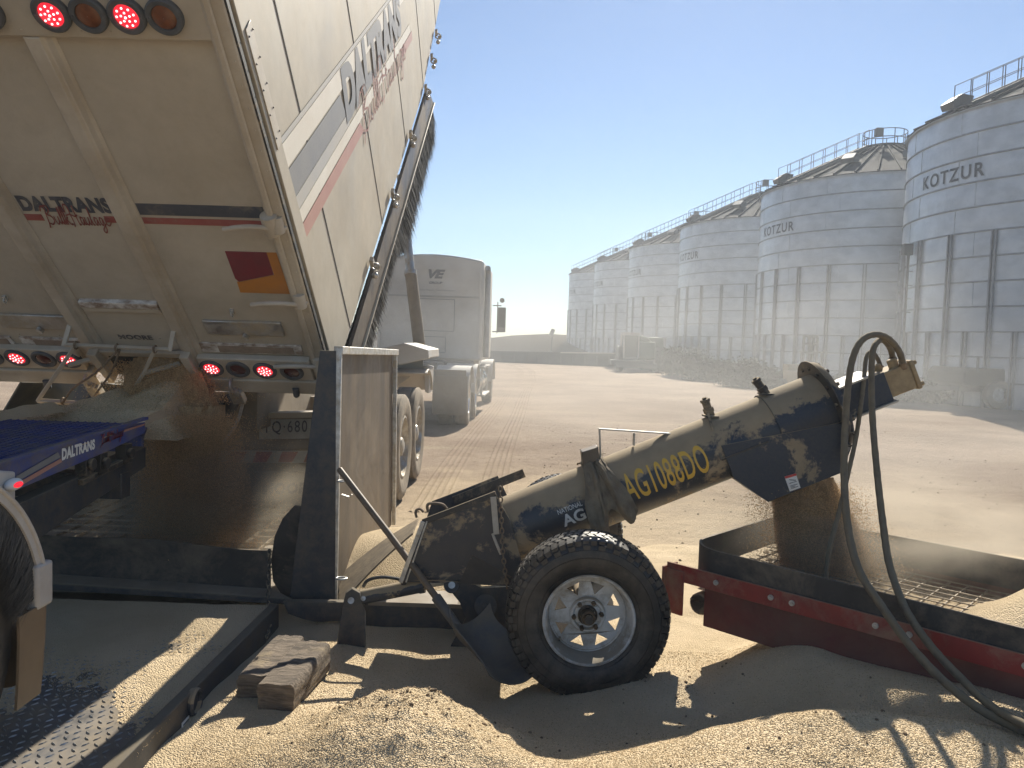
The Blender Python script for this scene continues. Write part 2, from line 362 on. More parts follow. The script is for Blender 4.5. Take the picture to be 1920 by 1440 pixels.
def spline(pts, n=8):
    pts = [Vector(p) for p in pts]; out = []
    P = [pts[0]*2-pts[1]]+pts+[pts[-1]*2-pts[-2]]
    for i in range(1, len(P)-2):
        a, b, c, d = P[i-1:i+3]
        for k in range(n):
            t = k/n; out.append(.5*((2*b)+(c-a)*t+(2*a-5*b+4*c-d)*t*t+(3*b-a-3*c+d)*t**3))
    out.append(pts[-1]); return out

# ------------------------------------------------------------------ lettering (built while the scene is still nearly empty)
def glyphs(s, bold=0.0, shear=0.0, space=1.0, cuts=None):
    cu = bpy.data.curves.new("txt", 'FONT'); cu.body = s; cu.offset = bold; cu.shear = shear; cu.space_character = space; cu.resolution_u = 4
    o = bpy.data.objects.new("txt", cu); COL.objects.link(o)
    dg = bpy.context.evaluated_depsgraph_get(); me = bpy.data.meshes.new_from_object(o.evaluated_get(dg))
    vs = [v.co.copy() for v in me.vertices]; fs = [tuple(p.vertices) for p in me.polygons]
    bpy.data.objects.remove(o); bpy.data.meshes.remove(me); bpy.data.curves.remove(cu)
    if cuts:
        bm = bmesh.new(); V_ = [bm.verts.new(v) for v in vs]
        for f in fs:
            try: bm.faces.new([V_[i] for i in f])
            except ValueError: pass
        xa, xb, ya, yb = min(v.x for v in vs), max(v.x for v in vs), min(v.y for v in vs), max(v.y for v in vs)
        for k in range(1, cuts[0]): bmesh.ops.bisect_plane(bm, geom=bm.verts[:]+bm.edges[:]+bm.faces[:], plane_co=(xa+(xb-xa)*k/cuts[0], 0, 0), plane_no=(1, 0, 0))
        for k in range(1, cuts[1]): bmesh.ops.bisect_plane(bm, geom=bm.verts[:]+bm.edges[:]+bm.faces[:], plane_co=(0, ya+(yb-ya)*k/cuts[1], 0), plane_no=(0, 1, 0))
        bm.verts.index_update(); vs = [v.co.copy() for v in bm.verts]; fs = [tuple(v.index for v in f.verts) for f in bm.faces]; bm.free()
    x0 = min(v.x for v in vs); x1 = max(v.x for v in vs); y0 = min(v.y for v in vs); y1 = max(v.y for v in vs)
    return [Vector(((v.x-x0)/(x1-x0), (v.y-y0)/(y1-y0), 0)) for v in vs], fs
G = {k: glyphs(*a) for k, a in dict(
    DAL=("DALTRANS", .055, 0, 1.06), DALI=("DALTRANS", .06, .18, 1.06), MOORE=("MOORE", .05, 0, 1.08), KOT=("KOTZUR", .02, 0, 1.2, (30, 1)), NAT=("NATIONAL", .006, 0, 1, (1, 4)), AG=("AG", .03, 0, 1, (1, 8)),
    AGN=("AG1088DO", .012, 0, 1.08, (1, 16)), VE=("VE", .05, .3, .9), GROUP=("GROUP", .03, .25, 1.0), PLATE=("YQ\u00b7680", .006, 0, 1.2), SLOG=("Your People, Your Reputation", .0, .2)).items()}
def lettering(key, mapf, m, parent, name="lettering"):
    vs, fs = G[key]; b = MB(); b.add([mapf(v.x, v.y) for v in vs], fs); return b.build(name, m, parent, smooth=False)
def holed_plate(outer, holes, th):
    """filled 2-D outline with holes, centred on z = 0 (x, y plane)"""
    cu = bpy.data.curves.new("pl", 'CURVE'); cu.dimensions = '2D'; cu.fill_mode = 'BOTH'; cu.extrude = th/2
    for lp in [outer]+holes:
        sp = cu.splines.new('POLY'); sp.points.add(len(lp)-1); sp.use_cyclic_u = True
        for i, p in enumerate(lp): sp.points[i].co = (p[0], p[1], 0, 1)
    o = bpy.data.objects.new("pl", cu); COL.objects.link(o)
    dg = bpy.context.evaluated_depsgraph_get(); me = bpy.data.meshes.new_from_object(o.evaluated_get(dg))
    vs = [v.co.copy() for v in me.vertices]; fs = [tuple(p.vertices) for p in me.polygons]
    bpy.data.objects.remove(o); bpy.data.meshes.remove(me); bpy.data.curves.remove(cu)
    return vs, fs
circ = lambda r, n=48, c=(0, 0): [(c[0]+r*math.cos(2*math.pi*i/n), c[1]+r*math.sin(2*math.pi*i/n)) for i in range(n)]
def tri_hole(a):
    pts = []
    for r, da in ((.158, -12.5), (.158, 12.5), (.103, 0)):
        t = R_(a+da); pts.append((r*math.cos(t), r*math.sin(t)))
    return pts
RIMDISC = holed_plate(circ(.178, 64), [tri_hole(22.5+45*k) for k in range(8)]+[circ(.036, 24)], .006)
# the swash lettering drawn as single strokes (x, y in units of its x-height)
SCRIPT = [
 [(.0,1.7),(.5,2.3),(1.0,2.1),(.7,1.2),(.35,0),(.1,-.5)], [(.75,2.3),(1.5,2.4),(1.6,1.8),(.9,1.25),(1.5,1.0),(1.6,.4),(1.0,-.05),(.5,.1)],
 [(1.95,1.0),(1.9,.3),(2.15,0),(2.5,.4),(2.65,1.0),(2.6,.3),(2.85,.05)],
 [(2.85,.05),(3.3,1.2),(3.4,2.2),(3.2,1.6),(3.1,.4),(3.3,.0)], [(3.3,0),(3.7,1.2),(3.85,2.3),(3.65,1.6),(3.6,.3),(3.65,0)],
 [(3.65,0),(4.1,1.2),(4.2,2.3),(4.0,1.0),(3.95,0),(4.1,.6),(4.5,1.0),(4.2,.6),(4.55,.0),(4.9,.1)],
 [(4.5,1.6),(4.9,2.6),(5.4,2.4),(5.3,1.2),(5.2,.2),(4.95,-.3)], [(6.4,2.5),(6.2,1.2),(6.15,0),(6.4,.1)], [(4.4,1.2),(5.2,1.35),(6.0,1.1),(6.5,1.3)],
 [(7.3,.9),(6.9,1.0),(6.7,.4),(6.95,0),(7.3,.7),(7.3,.1),(7.5,.1)], [(7.65,1.0),(7.6,.3),(7.85,0),(8.2,.5),(8.3,1.0),(8.25,.2),(8.45,.05)],
 [(8.45,.05),(8.9,1.3),(9.0,2.3),(8.8,1.2),(8.8,.1),(9.0,.05)], [(9.9,.9),(9.5,1.0),(9.3,.4),(9.5,0),(9.9,.7),(9.9,.1),(10.1,.1)],
 [(10.9,.9),(10.5,1.0),(10.3,.4),(10.55,.0),(10.9,.8),(10.85,-.5),(10.4,-1.0),(10.2,-.6),(11.2,.2)], [(11.3,.4),(11.8,.7),(11.7,1.0),(11.4,.8),(11.4,.1),(11.8,0),(12.4,.5)]]
def script(mapf, m, parent, wd=.16):
    b = MB()
    for st in SCRIPT:
        P = spline([(x, y, 0) for x, y in st], 6)
        for i in range(len(P)-1):
            p, q = P[i], P[i+1]; d = (q-p)
            if d.length < 1e-5: continue
            n = Vector((-d.y, d.x, 0)).normalized()*wd/2; e = d.normalized()*wd*.25
            b.add([mapf((c.x+3*0)/12.4, c.y/2.4) for c in (p-n-e, q-n+e, q+n+e, p+n-e)], [(0, 1, 2, 3)])
    return b.build("script_lettering", m, parent, smooth=False)

# ------------------------------------------------------------------ ground
def hmap(x, y):
    """height of the spilled grain over the yard near the machines"""
    g = lambda cx, cy, sx, sy, a, rot=0: a*math.exp(-(((x-cx)*math.cos(rot)+(y-cy)*math.sin(rot))**2/(2*sx*sx)+(-(x-cx)*math.sin(rot)+(y-cy)*math.cos(rot))**2/(2*sy*sy)))
    cam_side = lambda cx, cy, sx, sy, sn, a: g(cx, cy, sx, sn if y < cy else sy, a)
    z = .03
    z += cam_side(-.36, 2.92, .27, .18, .55, .24) + g(-.10, 2.60, .22, .16, .06) + g(-.75, 2.6, .25, .2, .06)       # clumpy heap in front of the wheel
    z += cam_side(1.28, 2.58, .66, .26, .9, .37) + cam_side(2.25, 2.50, .5, .3, .8, .10) + cam_side(.45, 2.25, .4, .25, .7, .12)   # long heap, front right
    z += g(-1.0, 3.3, .35, .35, .05) + g(-.75, 2.75, .25, .25, .03)
    z += g(.75, 3.45, .22, .22, .09) + g(.95, 3.0, .3, .3, .03)
    z -= g(.2, 3.25, .35, .2, .02)
    z += g(-.75, 5.0, .5, .45, .32) + g(-.2, 5.3, .5, .4, .12)            # spill between the steel wing and the auger inlet
    z += g(1.6, 3.5, .6, .4, .05, -.7)
    hl = (x-.90)*.7142-(y-3.80)*.6999; hw = (x-.90)*.6999+(y-3.80)*.7142
    sl_ = min(1, max(0, (hl+.15)/.85)); sl_ = sl_*sl_*(3-2*sl_)
    z = max(z, sl_*(.34*math.exp(-(min(0, hw+.02)/.38)**2))*math.exp(-(max(0, hw-1.0)/.35)**2)+z*.25)
    n = noise.noise(Vector((x*2.2, y*2.2, 1.3)))*.022+noise.noise(Vector((x*6, y*6, 4.)))*.010
    z += n
    rough = math.exp(-((x+.3)**2/.25+(y-2.85)**2/.12))+.35*math.exp(-((x-1.25)**2/1.0+(y-2.3)**2/.1))+.45*math.exp(-((x-.8)**2/.06+(y-3.4)**2/.15))
    c = noise.noise(Vector((x*13, y*13, 7.)))
    z += rough*max(0, c+.05)*.034+rough*noise.noise(Vector((x*30, y*30, 2.)))*.010
    e = min(1, max(0, (x+1.75)/.2))*min(1, max(0, (4.9-x)/.6))*min(1, max(0, (7.0-y)/.9))
    return z*e-.06*(1-e)
def flat_sheet(name, x0, x1, y0, y1, n, m, z=0.0):
    b = MB(); b.grid(lambda u, v: Vector((x0+(x1-x0)*u, y0+(y1-y0)*v, z)), n, n)
    o = b.build(name, m, smooth=True); o['kind'] = 'structure'; return o
flat_sheet("ground", -400, 400, -60, 700, 8, 'yard')
NX, NYY = 560, 480
b = MB(); b.grid(lambda u, v: Vector((lambda x, y: (x, y, hmap(x, y)))(-1.8+6.8*u, 1.0+6.1*v**1.25)), NX, NYY)
o = b.build("grain_spill", 'grainheap'); tag(o, "spilled wheat heaped over the ground around the auger wheel", "spilled grain", kind='stuff')
def octas(P, D, S, name, m, parent=None, W=.45):
    """elongated kernels: P centres, D directions, S half lengths"""
    n = len(P); D = D/np.linalg.norm(D, axis=1, keepdims=True); a = rng.normal(size=(n, 3)); a -= D*(a*D).sum(1, keepdims=True)
    a /= np.linalg.norm(a, axis=1, keepdims=True); c = np.cross(D, a); S = S[:, None]
    V = np.stack([P+D*S, P-D*S, P+a*S*W, P-a*S*W, P+c*S*W, P-c*S*W], 1).reshape(-1, 3)
    F0 = np.array([(0,2,4),(0,4,3),(0,3,5),(0,5,2),(1,4,2),(1,3,4),(1,5,3),(1,2,5)]); F = (np.arange(n)[:, None, None]*6+F0[None]).reshape(-1)
    me = bpy.data.meshes.new(name); me.vertices.add(n*6); me.vertices.foreach_set("co", V.ravel()); nf = n*8
    me.loops.add(nf*3); me.loops.foreach_set("vertex_index", F.astype(np.int32)); me.polygons.add(nf)
    me.polygons.foreach_set("loop_start", np.arange(nf, dtype=np.int32)*3); me.update(calc_edges=True); me.validate(); me.materials.append(M[m])
    o = bpy.data.objects.new(name, me); COL.objects.link(o)
    if parent is not None: adopt(o, parent)
    return o
def scatter(n, xr, yr, smin, smax, name, m, dens=None, lift=.3, zf=None):
    P = []; S = []
    while len(P) < n:
        x = random.uniform(*xr); y = random.uniform(*yr)
        if dens and random.random() > dens(x, y): continue
        s = random.uniform(smin, smax); P.append((x, y, (zf or hmap)(x, y)+s*lift)); S.append(s)
    P = np.array(P); D = rng.normal(size=(n, 3)); D[:, 2] *= .35
    return octas(P, D, np.array(S), name, m)
o = scatter(125000, (-1.2, 2.6), (1.9, 4.0), .0024, .0038, "loose_grain", 'grain', dens=lambda x, y: (.4+.6*math.exp(-((y-2.4)/.45)**2)))
tag(o, "loose kernels lying on the grain heaps in front of the auger", "loose grain", kind='stuff')
def clods(n, fn, smin, smax, name, m, label, cat):
    b = MB()
    for _ in range(n):
        x, y = fn(); s = random.uniform(smin, smax)*random.uniform(.6, 1); z = hmap(x, y) if y < 6.5 else 0
        k = len(b.v); q = MB().sphere((0, 0, 0), s, 7, 4, (1, random.uniform(.6, 1), .7)).v; f = MB().sphere((0, 0, 0), s, 7, 4).f
        rot = Matrix.Rotation(random.uniform(0, 6), 3, 'Z')
        b.add([Vector((x, y, z+s*.3))+rot @ (p*(1+.5*noise.noise(p*60+Vector((x*50, y*50, 0))))) for p in q], f)
    o = b.build(name, m, smooth=False); return tag(o, label, cat, kind='stuff')
def _cl():
    c = random.choice([(-.36, 2.95, .2, .13)]*5+[(1.2, 2.4, .6, .15), (.8, 3.4, .14, .2), (1.0, 2.9, .8, .4)]); return random.gauss(c[0], c[2]), random.gauss(c[1], c[3])
clods(300, _cl, .002, .010, "dirt_clods", 'chaff', "dark dirt clods and husks scattered over the grain heaps", "clods")
clods(900, lambda: (random.uniform(-.5, 9), 5.5+random.random()**1.6*11), .004, .016, "yard_stones", 'chaff', "small stones strewn over the bare gravel yard", "stones")

tk_pts = [PZ(px, py, 0) for px, py in ((770, 960), (822, 880), (868, 822), (910, 775), (943, 735), (965, 712), (972, 697), (958, 686), (935, 680))]
cv = spline(tk_pts, 8)
for row, off0 in enumerate((0.0, .62)):
    b = MB()
    for j in range(5):
        for i in range(len(cv)-1):
            d = (cv[i+1]-cv[i]).normalized(); nn = Vector((d.y, -d.x, 0)); o1 = off0+j*.075; hgt = .012+.006*noise.noise(cv[i]*2)
            p, q = cv[i]+nn*o1, cv[i+1]+nn*o1; k = len(b.v)
            b.add([p-nn*.026, p+Vector((0, 0, hgt)), p+nn*.026, q-nn*.026, q+Vector((0, 0, hgt)), q+nn*.026], [(0, 1, 4, 3), (1, 2, 5, 4)])
    o = b.build("tyre_track", 'yard'); o['kind'] = 'structure'

# ------------------------------------------------------------------ tipping trailer
TT = R_(48.7); YW = R_(0.8)
Rr = Vector((math.cos(YW), -math.sin(YW), 0)); Ff = Vector((math.sin(YW)*math.cos(TT), math.cos(YW)*math.cos(TT), math.sin(TT))); Uu = Rr.cross(Ff)
O = PY(612, 700, 5.2)
BM = Matrix.Translation(O) @ Matrix((Rr, Ff, Uu)).transposed().to_4x4()      # body frame: x right, y forward along the floor, z up the tailgate
def W(r, f, u): return BM @ Vector((r, f, u))
def rear(px, py):
    q = PP(px, py, O, Ff)-O; return q.dot(Rr), q.dot(Uu)
XL, XR, HT, LEN = -2.43, .045, 2.74, 9.2
tr = thing("tipper_trailer", "cream grain tipper trailer raised steeply, pouring wheat from its tailgate", "trailer", (-2.45, 8.5, 0))
def bprt(b, name, m, parent=None, **k): return b.build(name, m, parent or tr, M4=BM, **k)
body = MB()
# side walls are full sheets whose lower edge drops forward; floor and front close the body
SL = [(0.0, -.06), (4.9, -.93), (LEN, -.96), (LEN, HT), (0, HT)]
for x in (XL, XR-.04): body.prism([(x, f, u) for f, u in SL], (.04, 0, 0))
body.prism([(XL+.04, .03, -.05), (XL+.04, 4.9, -.9), (XL+.04, 4.9, -.84), (XL+.04, .03, .01)], (XR-XL-.08, 0, 0))
body.prism([(XL+.04, 4.9, -.9), (XL+.04, LEN, -.93), (XL+.04, LEN, -.87), (XL+.04, 4.9, -.84)], (XR-XL-.08, 0, 0))
body.box((XL/2+XR/2, LEN-.03, HT/2-.45), (XR-XL-.08, .05, HT+.9))
body = bprt(body, "body", 'side')
for x0 in (.56, 2.04, 3.58, 5.1, 6.6):       # panel joints and shallow pressed steps
    b = MB(); u0 = -.06-.1776*x0 if x0 < 4.9 else -.94
    b.box((XR+.002, x0, (u0+HT)/2), (.004, .011, HT-u0-.01)); bprt(b, "panel_joint", 'seam', body, smooth=False)
b = MB(); b.box((XR+.008, .065, HT/2-.03), (.018, .13, HT+.02)); bprt(b, "corner_trim", 'side', body, bevel=.004)
b = MB(); b.box((XR+.02, .08, 2.05), (.006, .09, .62)); bprt(b, "riveted_plate", 'creamrib', body, bevel=.003)
b = MB()
for i in range(5): b.sphere((XR+.024, .05, 1.80+.13*i), .005, 8, 5); b.sphere((XR+.024, .115, 1.80+.13*i), .005, 8, 5)
bprt(b, "rivets", 'lring', body)
# diagonal livery stripes on the side
def sstrip(pts, m, dz=.003):
    b = MB(); b.prism([(XR+.003, f, u) for f, u in pts], (dz, 0, 0)); return bprt(b, "stripe", m, body, smooth=False)
d = lambda f, u0, u1: None
SLP = -.262
def band(f0, f1, ua, ub, m, cut=0): sstrip([(f0, ua+SLP*(f0-.3)), (f1, ua+SLP*(f1-.3)), (f1+cut, ub+SLP*(f1+cut-.3)), (f0, ub+SLP*(f0-.3))], m)
band(.14, 4.6, 1.69, 1.66, 'sgrey2'); band(.14, 4.6, 1.655, 1.515, 'swhite')
band(.14, 1.42, 1.50, 1.325, 'sgrey', .06); band(.14, 1.48, 1.32, 1.235, 'sgrey2', .05)
band(.14, 4.5, 1.23, 1.14, 'swhite'); band(.14, 1.82, 1.13, 1.03, 'sred', .1); band(3.9, 4.6, 1.13, 1.04, 'sred')
def sidemap(f0, f1, ub, h, lean=0.0):
    def g(x, y):
        f = f0+(f1-f0)*x; return (XR+.009, f+lean*y*h, ub+SLP*(f-.3)+y*h)
    return lambda x, y: W(*g(x, y))
lettering('DALI', sidemap(1.46, 4.05, 1.255, .40), 'sgrey', body)
script(sidemap(1.85, 4.15, 1.00, .34), 'sred', body, .13)
# hooks along the lower edge of the body and the sloping chassis channel with its brush
beam = MB()
e0 = Vector((XR+.03, .25, -.16)); e1 = Vector((XR+.03, 5.25, -1.03)); l0 = Vector((XR+.03, .55, -.44)); l1 = Vector((XR+.03, 5.62, -1.46))
beam.prism([e0, e1, l1, l0], (-.03, 0, 0)); 
beam = bprt(beam, "side_channel", 'steelpan', tr)
b = MB(); b.bar(l0+Vector((.012, 0, 0)), l1+Vector((.012, 0, 0)), .022, .02, (1, 0, 0)); bprt(b, "channel_lip", 'side', beam, bevel=.003)
for f, u in ((3.767, -.72), (2.507, -.50), (1.368, -.30), (5.086, -.98), (5.8, -.99), (6.4, -.99)):
    b = MB(); b.ring((XR+.05, f, u), (0, 1, 0), .035, .010, 14, 6); b.box((XR+.03, f, u+.05), (.03, .05, .07)); b.sphere((XR+.05, f-.05, u-.05), .028, 10, 6); b.sphere((XR+.06, f+.02, u-.02), .02, 8, 5)
    bprt(b, "rope_hook", 'alu', body)
# bristle brush hanging under the channel (thousands of bristles, one part)
n = 60000; t = rng.random(n); env = np.interp(t, [0, .08, .18, .27, .37, .42, .5, .62, .82, .95, 1.0], [.22, .30, .32, .30, .30, .48, .52, .50, .46, .50, .34])
L = env*1.15*(.78+.26*rng.random(n)); base = np.array(l0)[None]*(1-t[:, None])+np.array(l1)[None]*t[:, None]
base[:, 0] += -.03-rng.random(n)*.10
dirn = np.stack([rng.normal(0, .07, n), .05+rng.normal(0, .09, n), -np.ones(n)], 1)
tip = base+dirn*L[:, None]; wv = np.stack([rng.normal(size=n)*.3, np.ones(n), rng.normal(size=n)*.3], 1)*.009
V = np.stack([base-wv, base+wv, tip], 1).reshape(-1, 3); Bm = np.array(BM); V = V@Bm[:3, :3].T+Bm[:3, 3]
me = bpy.data.meshes.new("brush"); me.from_pydata(V.tolist(), [], [(3*i, 3*i+1, 3*i+2) for i in range(n)]); me.materials.append(M['bristle'])
o = bpy.data.objects.new("brush", me); COL.objects.link(o); adopt(o, beam); 

# tailgate
tg = MB(); tg.box((XL/2+XR/2, -.012, HT/2-.03), (XR-XL-.10, .03, HT+.02)); 
tg = bprt(tg, "tailgate", 'cream', tr, bevel=.004)
for x, wd in ((XR-.05, .10), (XL+.05, .10)):
    b = MB(); b.box((x, -.04, HT/2-.03), (wd, .06, HT+.06)); b.box((x-.02*(1 if x > -1 else -1)*1.0, -.078, HT/2-.03), (.035, .016, HT)); bprt(b, "corner_post", 'creamrib', tr, bevel=.008)
b = MB(); b.box((XR+.004, -.045, HT/2-.03), (.012, .03, HT+.04)); bprt(b, "rubber_seal", 'rubberg', tr, smooth=False)
for x in (-.83, -1.47, -2.15):
    b = MB()
    b.prism([(x-.075, -.027, 0), (x-.05, -.062, 0), (x-.022, -.066, 0), (x+.018, -.066, 0), (x+.03, -.045, 0), (x+.06, -.042, 0), (x+.075, -.027, 0)], (0, 0, 2.35)); bprt(b, "rib", 'creamrib', tg, bevel=.004, ang=20)
b = MB(); b.box((-1.19, -.045, 2.50), (2.3, .035, .30)); b.box((-1.19, -.03, 2.36), (2.3, .02, .03)); header = bprt(b, "header_rail", 'cream', tg, bevel=.01)
b = MB()
for u in np.arange(.2, 2.35, .115):
    for x in (XR-.022, -.86, -1.505, -.775, -1.415): b.sphere((x, -.0705 if x > -.1 else -.0415, float(u)), .0045, 7, 4)
for x in np.arange(-2.3, -.1, .13): b.sphere((float(x), -.063, 2.385), .0045, 7, 4); b.sphere((float(x), -.036, .345), .0045, 7, 4)
bprt(b, "rivets", 'creamrib', tg)
# livery across the tailgate
Xs = [(-.755, -.075)]
for x0, x1 in ((-.752, -.075), (-2.07, -1.55)):
    b = MB(); b.box(((x0+x1)/2, -.0285, 1.393), (x1-x0, .003, .075)); bprt(b, "navy_band", 'dkgrey', tg, smooth=False)
for x0, x1 in ((-.752, -.075), (-.96, -.905), (-1.395, -1.30), (-2.07, -1.55)):
    b = MB(); b.box(((x0+x1)/2, -.0285, 1.315), (x1-x0, .003, .042)); bprt(b, "red_band", 'redv', tg, smooth=False)
lettering('DAL', lambda x, y: W(-1.385+.495*x+.0, -.031, 1.358+.105*y), 'dkgrey', tg)
script(lambda x, y: W(-1.29+.36*x, -.032, 1.275+.125*y), 'redv', tg, .2)
lettering('MOORE', lambda x, y: W(-1.27+.22*x, -.031, .325+.045*y), 'dkgrey', tg)
# two-colour reflector plate, side latches, strips, plates, catches
b = MB(); b.prism([(-.365, -.031, 1.11), (-.13, -.031, 1.11), (-.13, -.031, .94), (-.35, -.031, .875), (-.365, -.031, .9)][:5], (0, .003, 0)); bprt(b, "maroon_reflector", 'maroon', tg, smooth=False)
b = MB(); b.prism([(-.13, -.031, 1.11), (-.075, -.031, 1.11), (-.068, -.031, .785), (-.365, -.031, .785), (-.362, -.031, .872), (-.345, -.031, .872), (-.127, -.031, .937)], (0, .003, 0)); bprt(b, "amber_reflector", 'amber', tg, smooth=False)
for u in (1.375, .80, .22):
    b = MB(); b.tube(spline([(-.29, -.10, u-.045), (-.2, -.12, u-.01), (-.10, -.125, u+.0), (0.0, -.10, u-.03), (.035, -.07, u-.045)], 5), .014, 8); b.cyl((0.0, -.07, u+.03), (0, -.09, u-.06), .035, 14)
    if u > 1.3: b.cyl((-.035, -.08, u+.045), (-.035, -.08, u-.075), .045, 16)
    bprt(b, "latch", 'creamrib', tr)
for x0, x1, nm in ((-.672, -.18, 0), (-1.98, -1.49, 0), (-2.4, -2.2, 0)):
    b = MB(); b.box(((x0+x1)/2, -.036, .475), (x1-x0, .02, .125)); pl = bprt(b, "cover_plate", 'alu', tg, bevel=.006)
    b = MB(); b.box(((x0+x1)/2, -.05, .41), (.02, .03, .04)); b.cyl(((x0+x1)/2, -.05, .43), ((x0+x1)/2, -.075, .43), .012, 10); bprt(b, "catch", 'galv', pl)
for x, u in ((-.46, .62), (-1.83, .68)):
    b = MB(); b.box((x, -.035, u), (.02, .02, .035)); b.ring((x, -.05, u-.01), (1, 0, 0), .014, .005, 10, 6); bprt(b, "small_hook", 'galv', tg)
b = MB(); b.box((-1.135, -.042, .665), (.48, .035, .05)); bprt(b, "door_sill", 'worn', tg, bevel=.004)
b = MB(); b.box((-1.135, -.035, .612), (.48, .03, .03)); bprt(b, "sill_flange", 'creamrib', tg, bevel=.004)
for x0, x1 in ((-.76, -.10), (-1.93, -1.50), (-2.4, -1.99)):
    b = MB(); b.box(((x0+x1)/2, -.032, .275), (x1-x0, .012, .085)); st = bprt(b, "tape_strip", 'worn', tg, smooth=False)
    b = MB(); b.box(((x0+x1)/2+.03, -.0395, .27), ((x1-x0)*.74, .004, .06)); bprt(b, "bare_patch", 'brownstrip', st, smooth=False)
# lamp boards and lamps
b = MB(); b.box((-.43, -.055, .115), (.74, .05, .20)); bprt(b, "lamp_board", 'creamrib', tg, bevel=.008)
b = MB(); b.box((-1.96, -.055, .15), (.76, .05, .20)); bprt(b, "lamp_board", 'creamrib', tg, bevel=.008)
def lamp(r, u, mt, f=-.08, parent=tg, R=.068):
    b = MB(); b.lathe([(R+.011, .02), (R+.011, -.006), (R+.004, -.014), (R-.014, -.012), (R-.018, 0)], (r, f, u), (0, 1, 0), 32, True)
    for a in (0, math.pi): b.sphere((r+math.cos(a)*(R-.004), f-.013, u), .005, 8, 5)
    ring = bprt(b, "tail_lamp", 'lring', parent)
    b = MB(); b.lathe([(R-.016, .012), (R-.016, -.004), (R-.03, -.012), (.001, -.015)], (r, f, u), (0, 1, 0), 28); lens = bprt(b, "lens", mt, ring)
    if mt == 'lampred':
        b = MB(); b.sphere((r, f-.016, u), .006, 8, 4)
        for q, rr in ((5, .019), (9, .038)):
            for k in range(q): a = 2*math.pi*k/q+.3; b.sphere((r+math.cos(a)*rr, f-.0145+rr*.05, u+math.sin(a)*rr), .0052, 8, 4)
        bprt(b, "leds", 'leddot', ring)
for r, u, mt in ((-.723, .118, 'lampred'), (-.549, .116, 'lampoffd'), (-.372, .112, 'lampred'), (-.195, .105, 'lampoffd'), (-1.656, .158, 'lampred'), (-1.822, .157, 'lampoffd'), (-1.997, .163, 'lampred'), (-2.17, .165, 'lampoffd')): lamp(r, u, mt)
for r, mt in ((-.221, 'lampoff'), (-.38, 'lampred'), (-.542, 'lampoff'), (-.700, 'lampred'), (-.985, 'lampred'), (-1.15, 'lampoff')): lamp(r, 2.462, mt, -.075, header)
# bottom edge channel, hinge shackles, gussets
for x, z in ((-.42, -.02), (-1.98, .01)):
    b = MB(); b.box((x, -.03, z), (.86, .12, .06)); b.box((x, -.08, z-.055), (.86, .02, .10)); bprt(b, "bottom_rail", 'creamrib', tr, bevel=.008)
b = MB(); b.box((-.42, -.05, .0), (.84, .02, .03)); bprt(b, "bare_patch", 'brownstrip', tr, smooth=False)
for r in (-.62, -1.60):
    b = MB(); b.ring((r, -.10, -.03), (1, 0, 0), .045, .012, 16, 8); b.box((r, -.10, -.155), (.085, .05, .13)); b.box((r, -.10, -.10), (.05, .06, .05)); bprt(b, "hinge_shackle", 'alu', tr, bevel=.01)
for r in (-.78, -.2, -1.9):
    b = MB(); b.cyl((r, -.10, -.05), (r, -.115, -.10), .022, 12); b.sphere((r, -.115, -.10), .022, 12, 6); bprt(b, "rubber_buffer", 'lring', tr)
# dark panel painted for the shade in the chute opening, sliding door, and the steel bar frame around it
b = MB(); b.box((-1.15, -.034, .07), (.56, .012, .20)); bprt(b, "chute_shade", 'brown', tg, smooth=False)
b = MB(); b.box((-1.15, -.05, .205), (.56, .03, .03)); b.box((-1.15, -.06, .235), (.60, .03, .02)); bprt(b, "chute_lip", 'creamrib', tg, bevel=.004)
b = MB(); b.box((-1.0, -.06, .03), (.30, .02, .035)); b.box((-1.0, -.06, -.02), (.34, .02, .03)); bprt(b, "sliding_door", 'alu', tg, bevel=.004)
for r, s in ((-.855, 1), (-1.455, -1)):
    b = MB(); b.prism([(r-.03, -.03, .26), (r+.03, -.03, .26), (r+.04, -.03, -.03), (r+.0, -.03, -.03)], (0, -.09, 0)); bprt(b, "chute_cheek", 'creamrib', tg, bevel=.003)
h = MB(); q = lambda px, py, f: Vector((rear(px, py)[0], f, rear(px, py)[1]))
h.bar(q(138, 613, -.15), q(332, 622, -.15), .022, .022, (0, 1, 0)); h.bar(q(137, 598, -.05), q(138, 614, -.16), .018, .03, (1, 0, 0)); h.bar(q(331, 607, -.05), q(333, 623, -.16), .018, .03, (1, 0, 0))
h.bar(q(160, 612, -.16), q(98, 699, -.24), .024, .024, (0, 1, 0)); h.bar(q(97, 699, -.24), q(252, 709, -.24), .026, .026, (0, 1, 0)); h.bar(q(305, 620, -.16), q(290, 652, -.2), .024, .024, (0, 1, 0)); h.bar(q(292, 650, -.2), q(251, 710, -.24), .024, .024, (0, 1, 0))
h.bar(q(290, 655, -.2), q(344, 664, -.08), .03, .02, (0, 0, 1)); h.bar(q(147, 645, -.18), q(196, 652, -.08), .03, .02, (0, 0, 1)); h = bprt(h, "bar_frame", 'creamrib', tg, bevel=.004)
b = MB(); b.tube(spline([q(240, 618, -.17), q(200, 655, -.2), q(160, 680, -.22), q(145, 700, -.25)], 5), .007, 6); b.tube(spline([q(242, 618, -.17), q(228, 655, -.2), q(202, 690, -.24), q(200, 712, -.25)], 5), .007, 6)
for p in ((144, 700), (201, 704)): b.ring(q(*p, -.24), (1, 0, 0), .022, .006, 12, 6)
for p in ((160, 613), (305, 620), (235, 618)): b.ring(q(*p, -.155), (1, 0, 0), .022, .007, 12, 6)
bprt(b, "straps", 'rust', h)

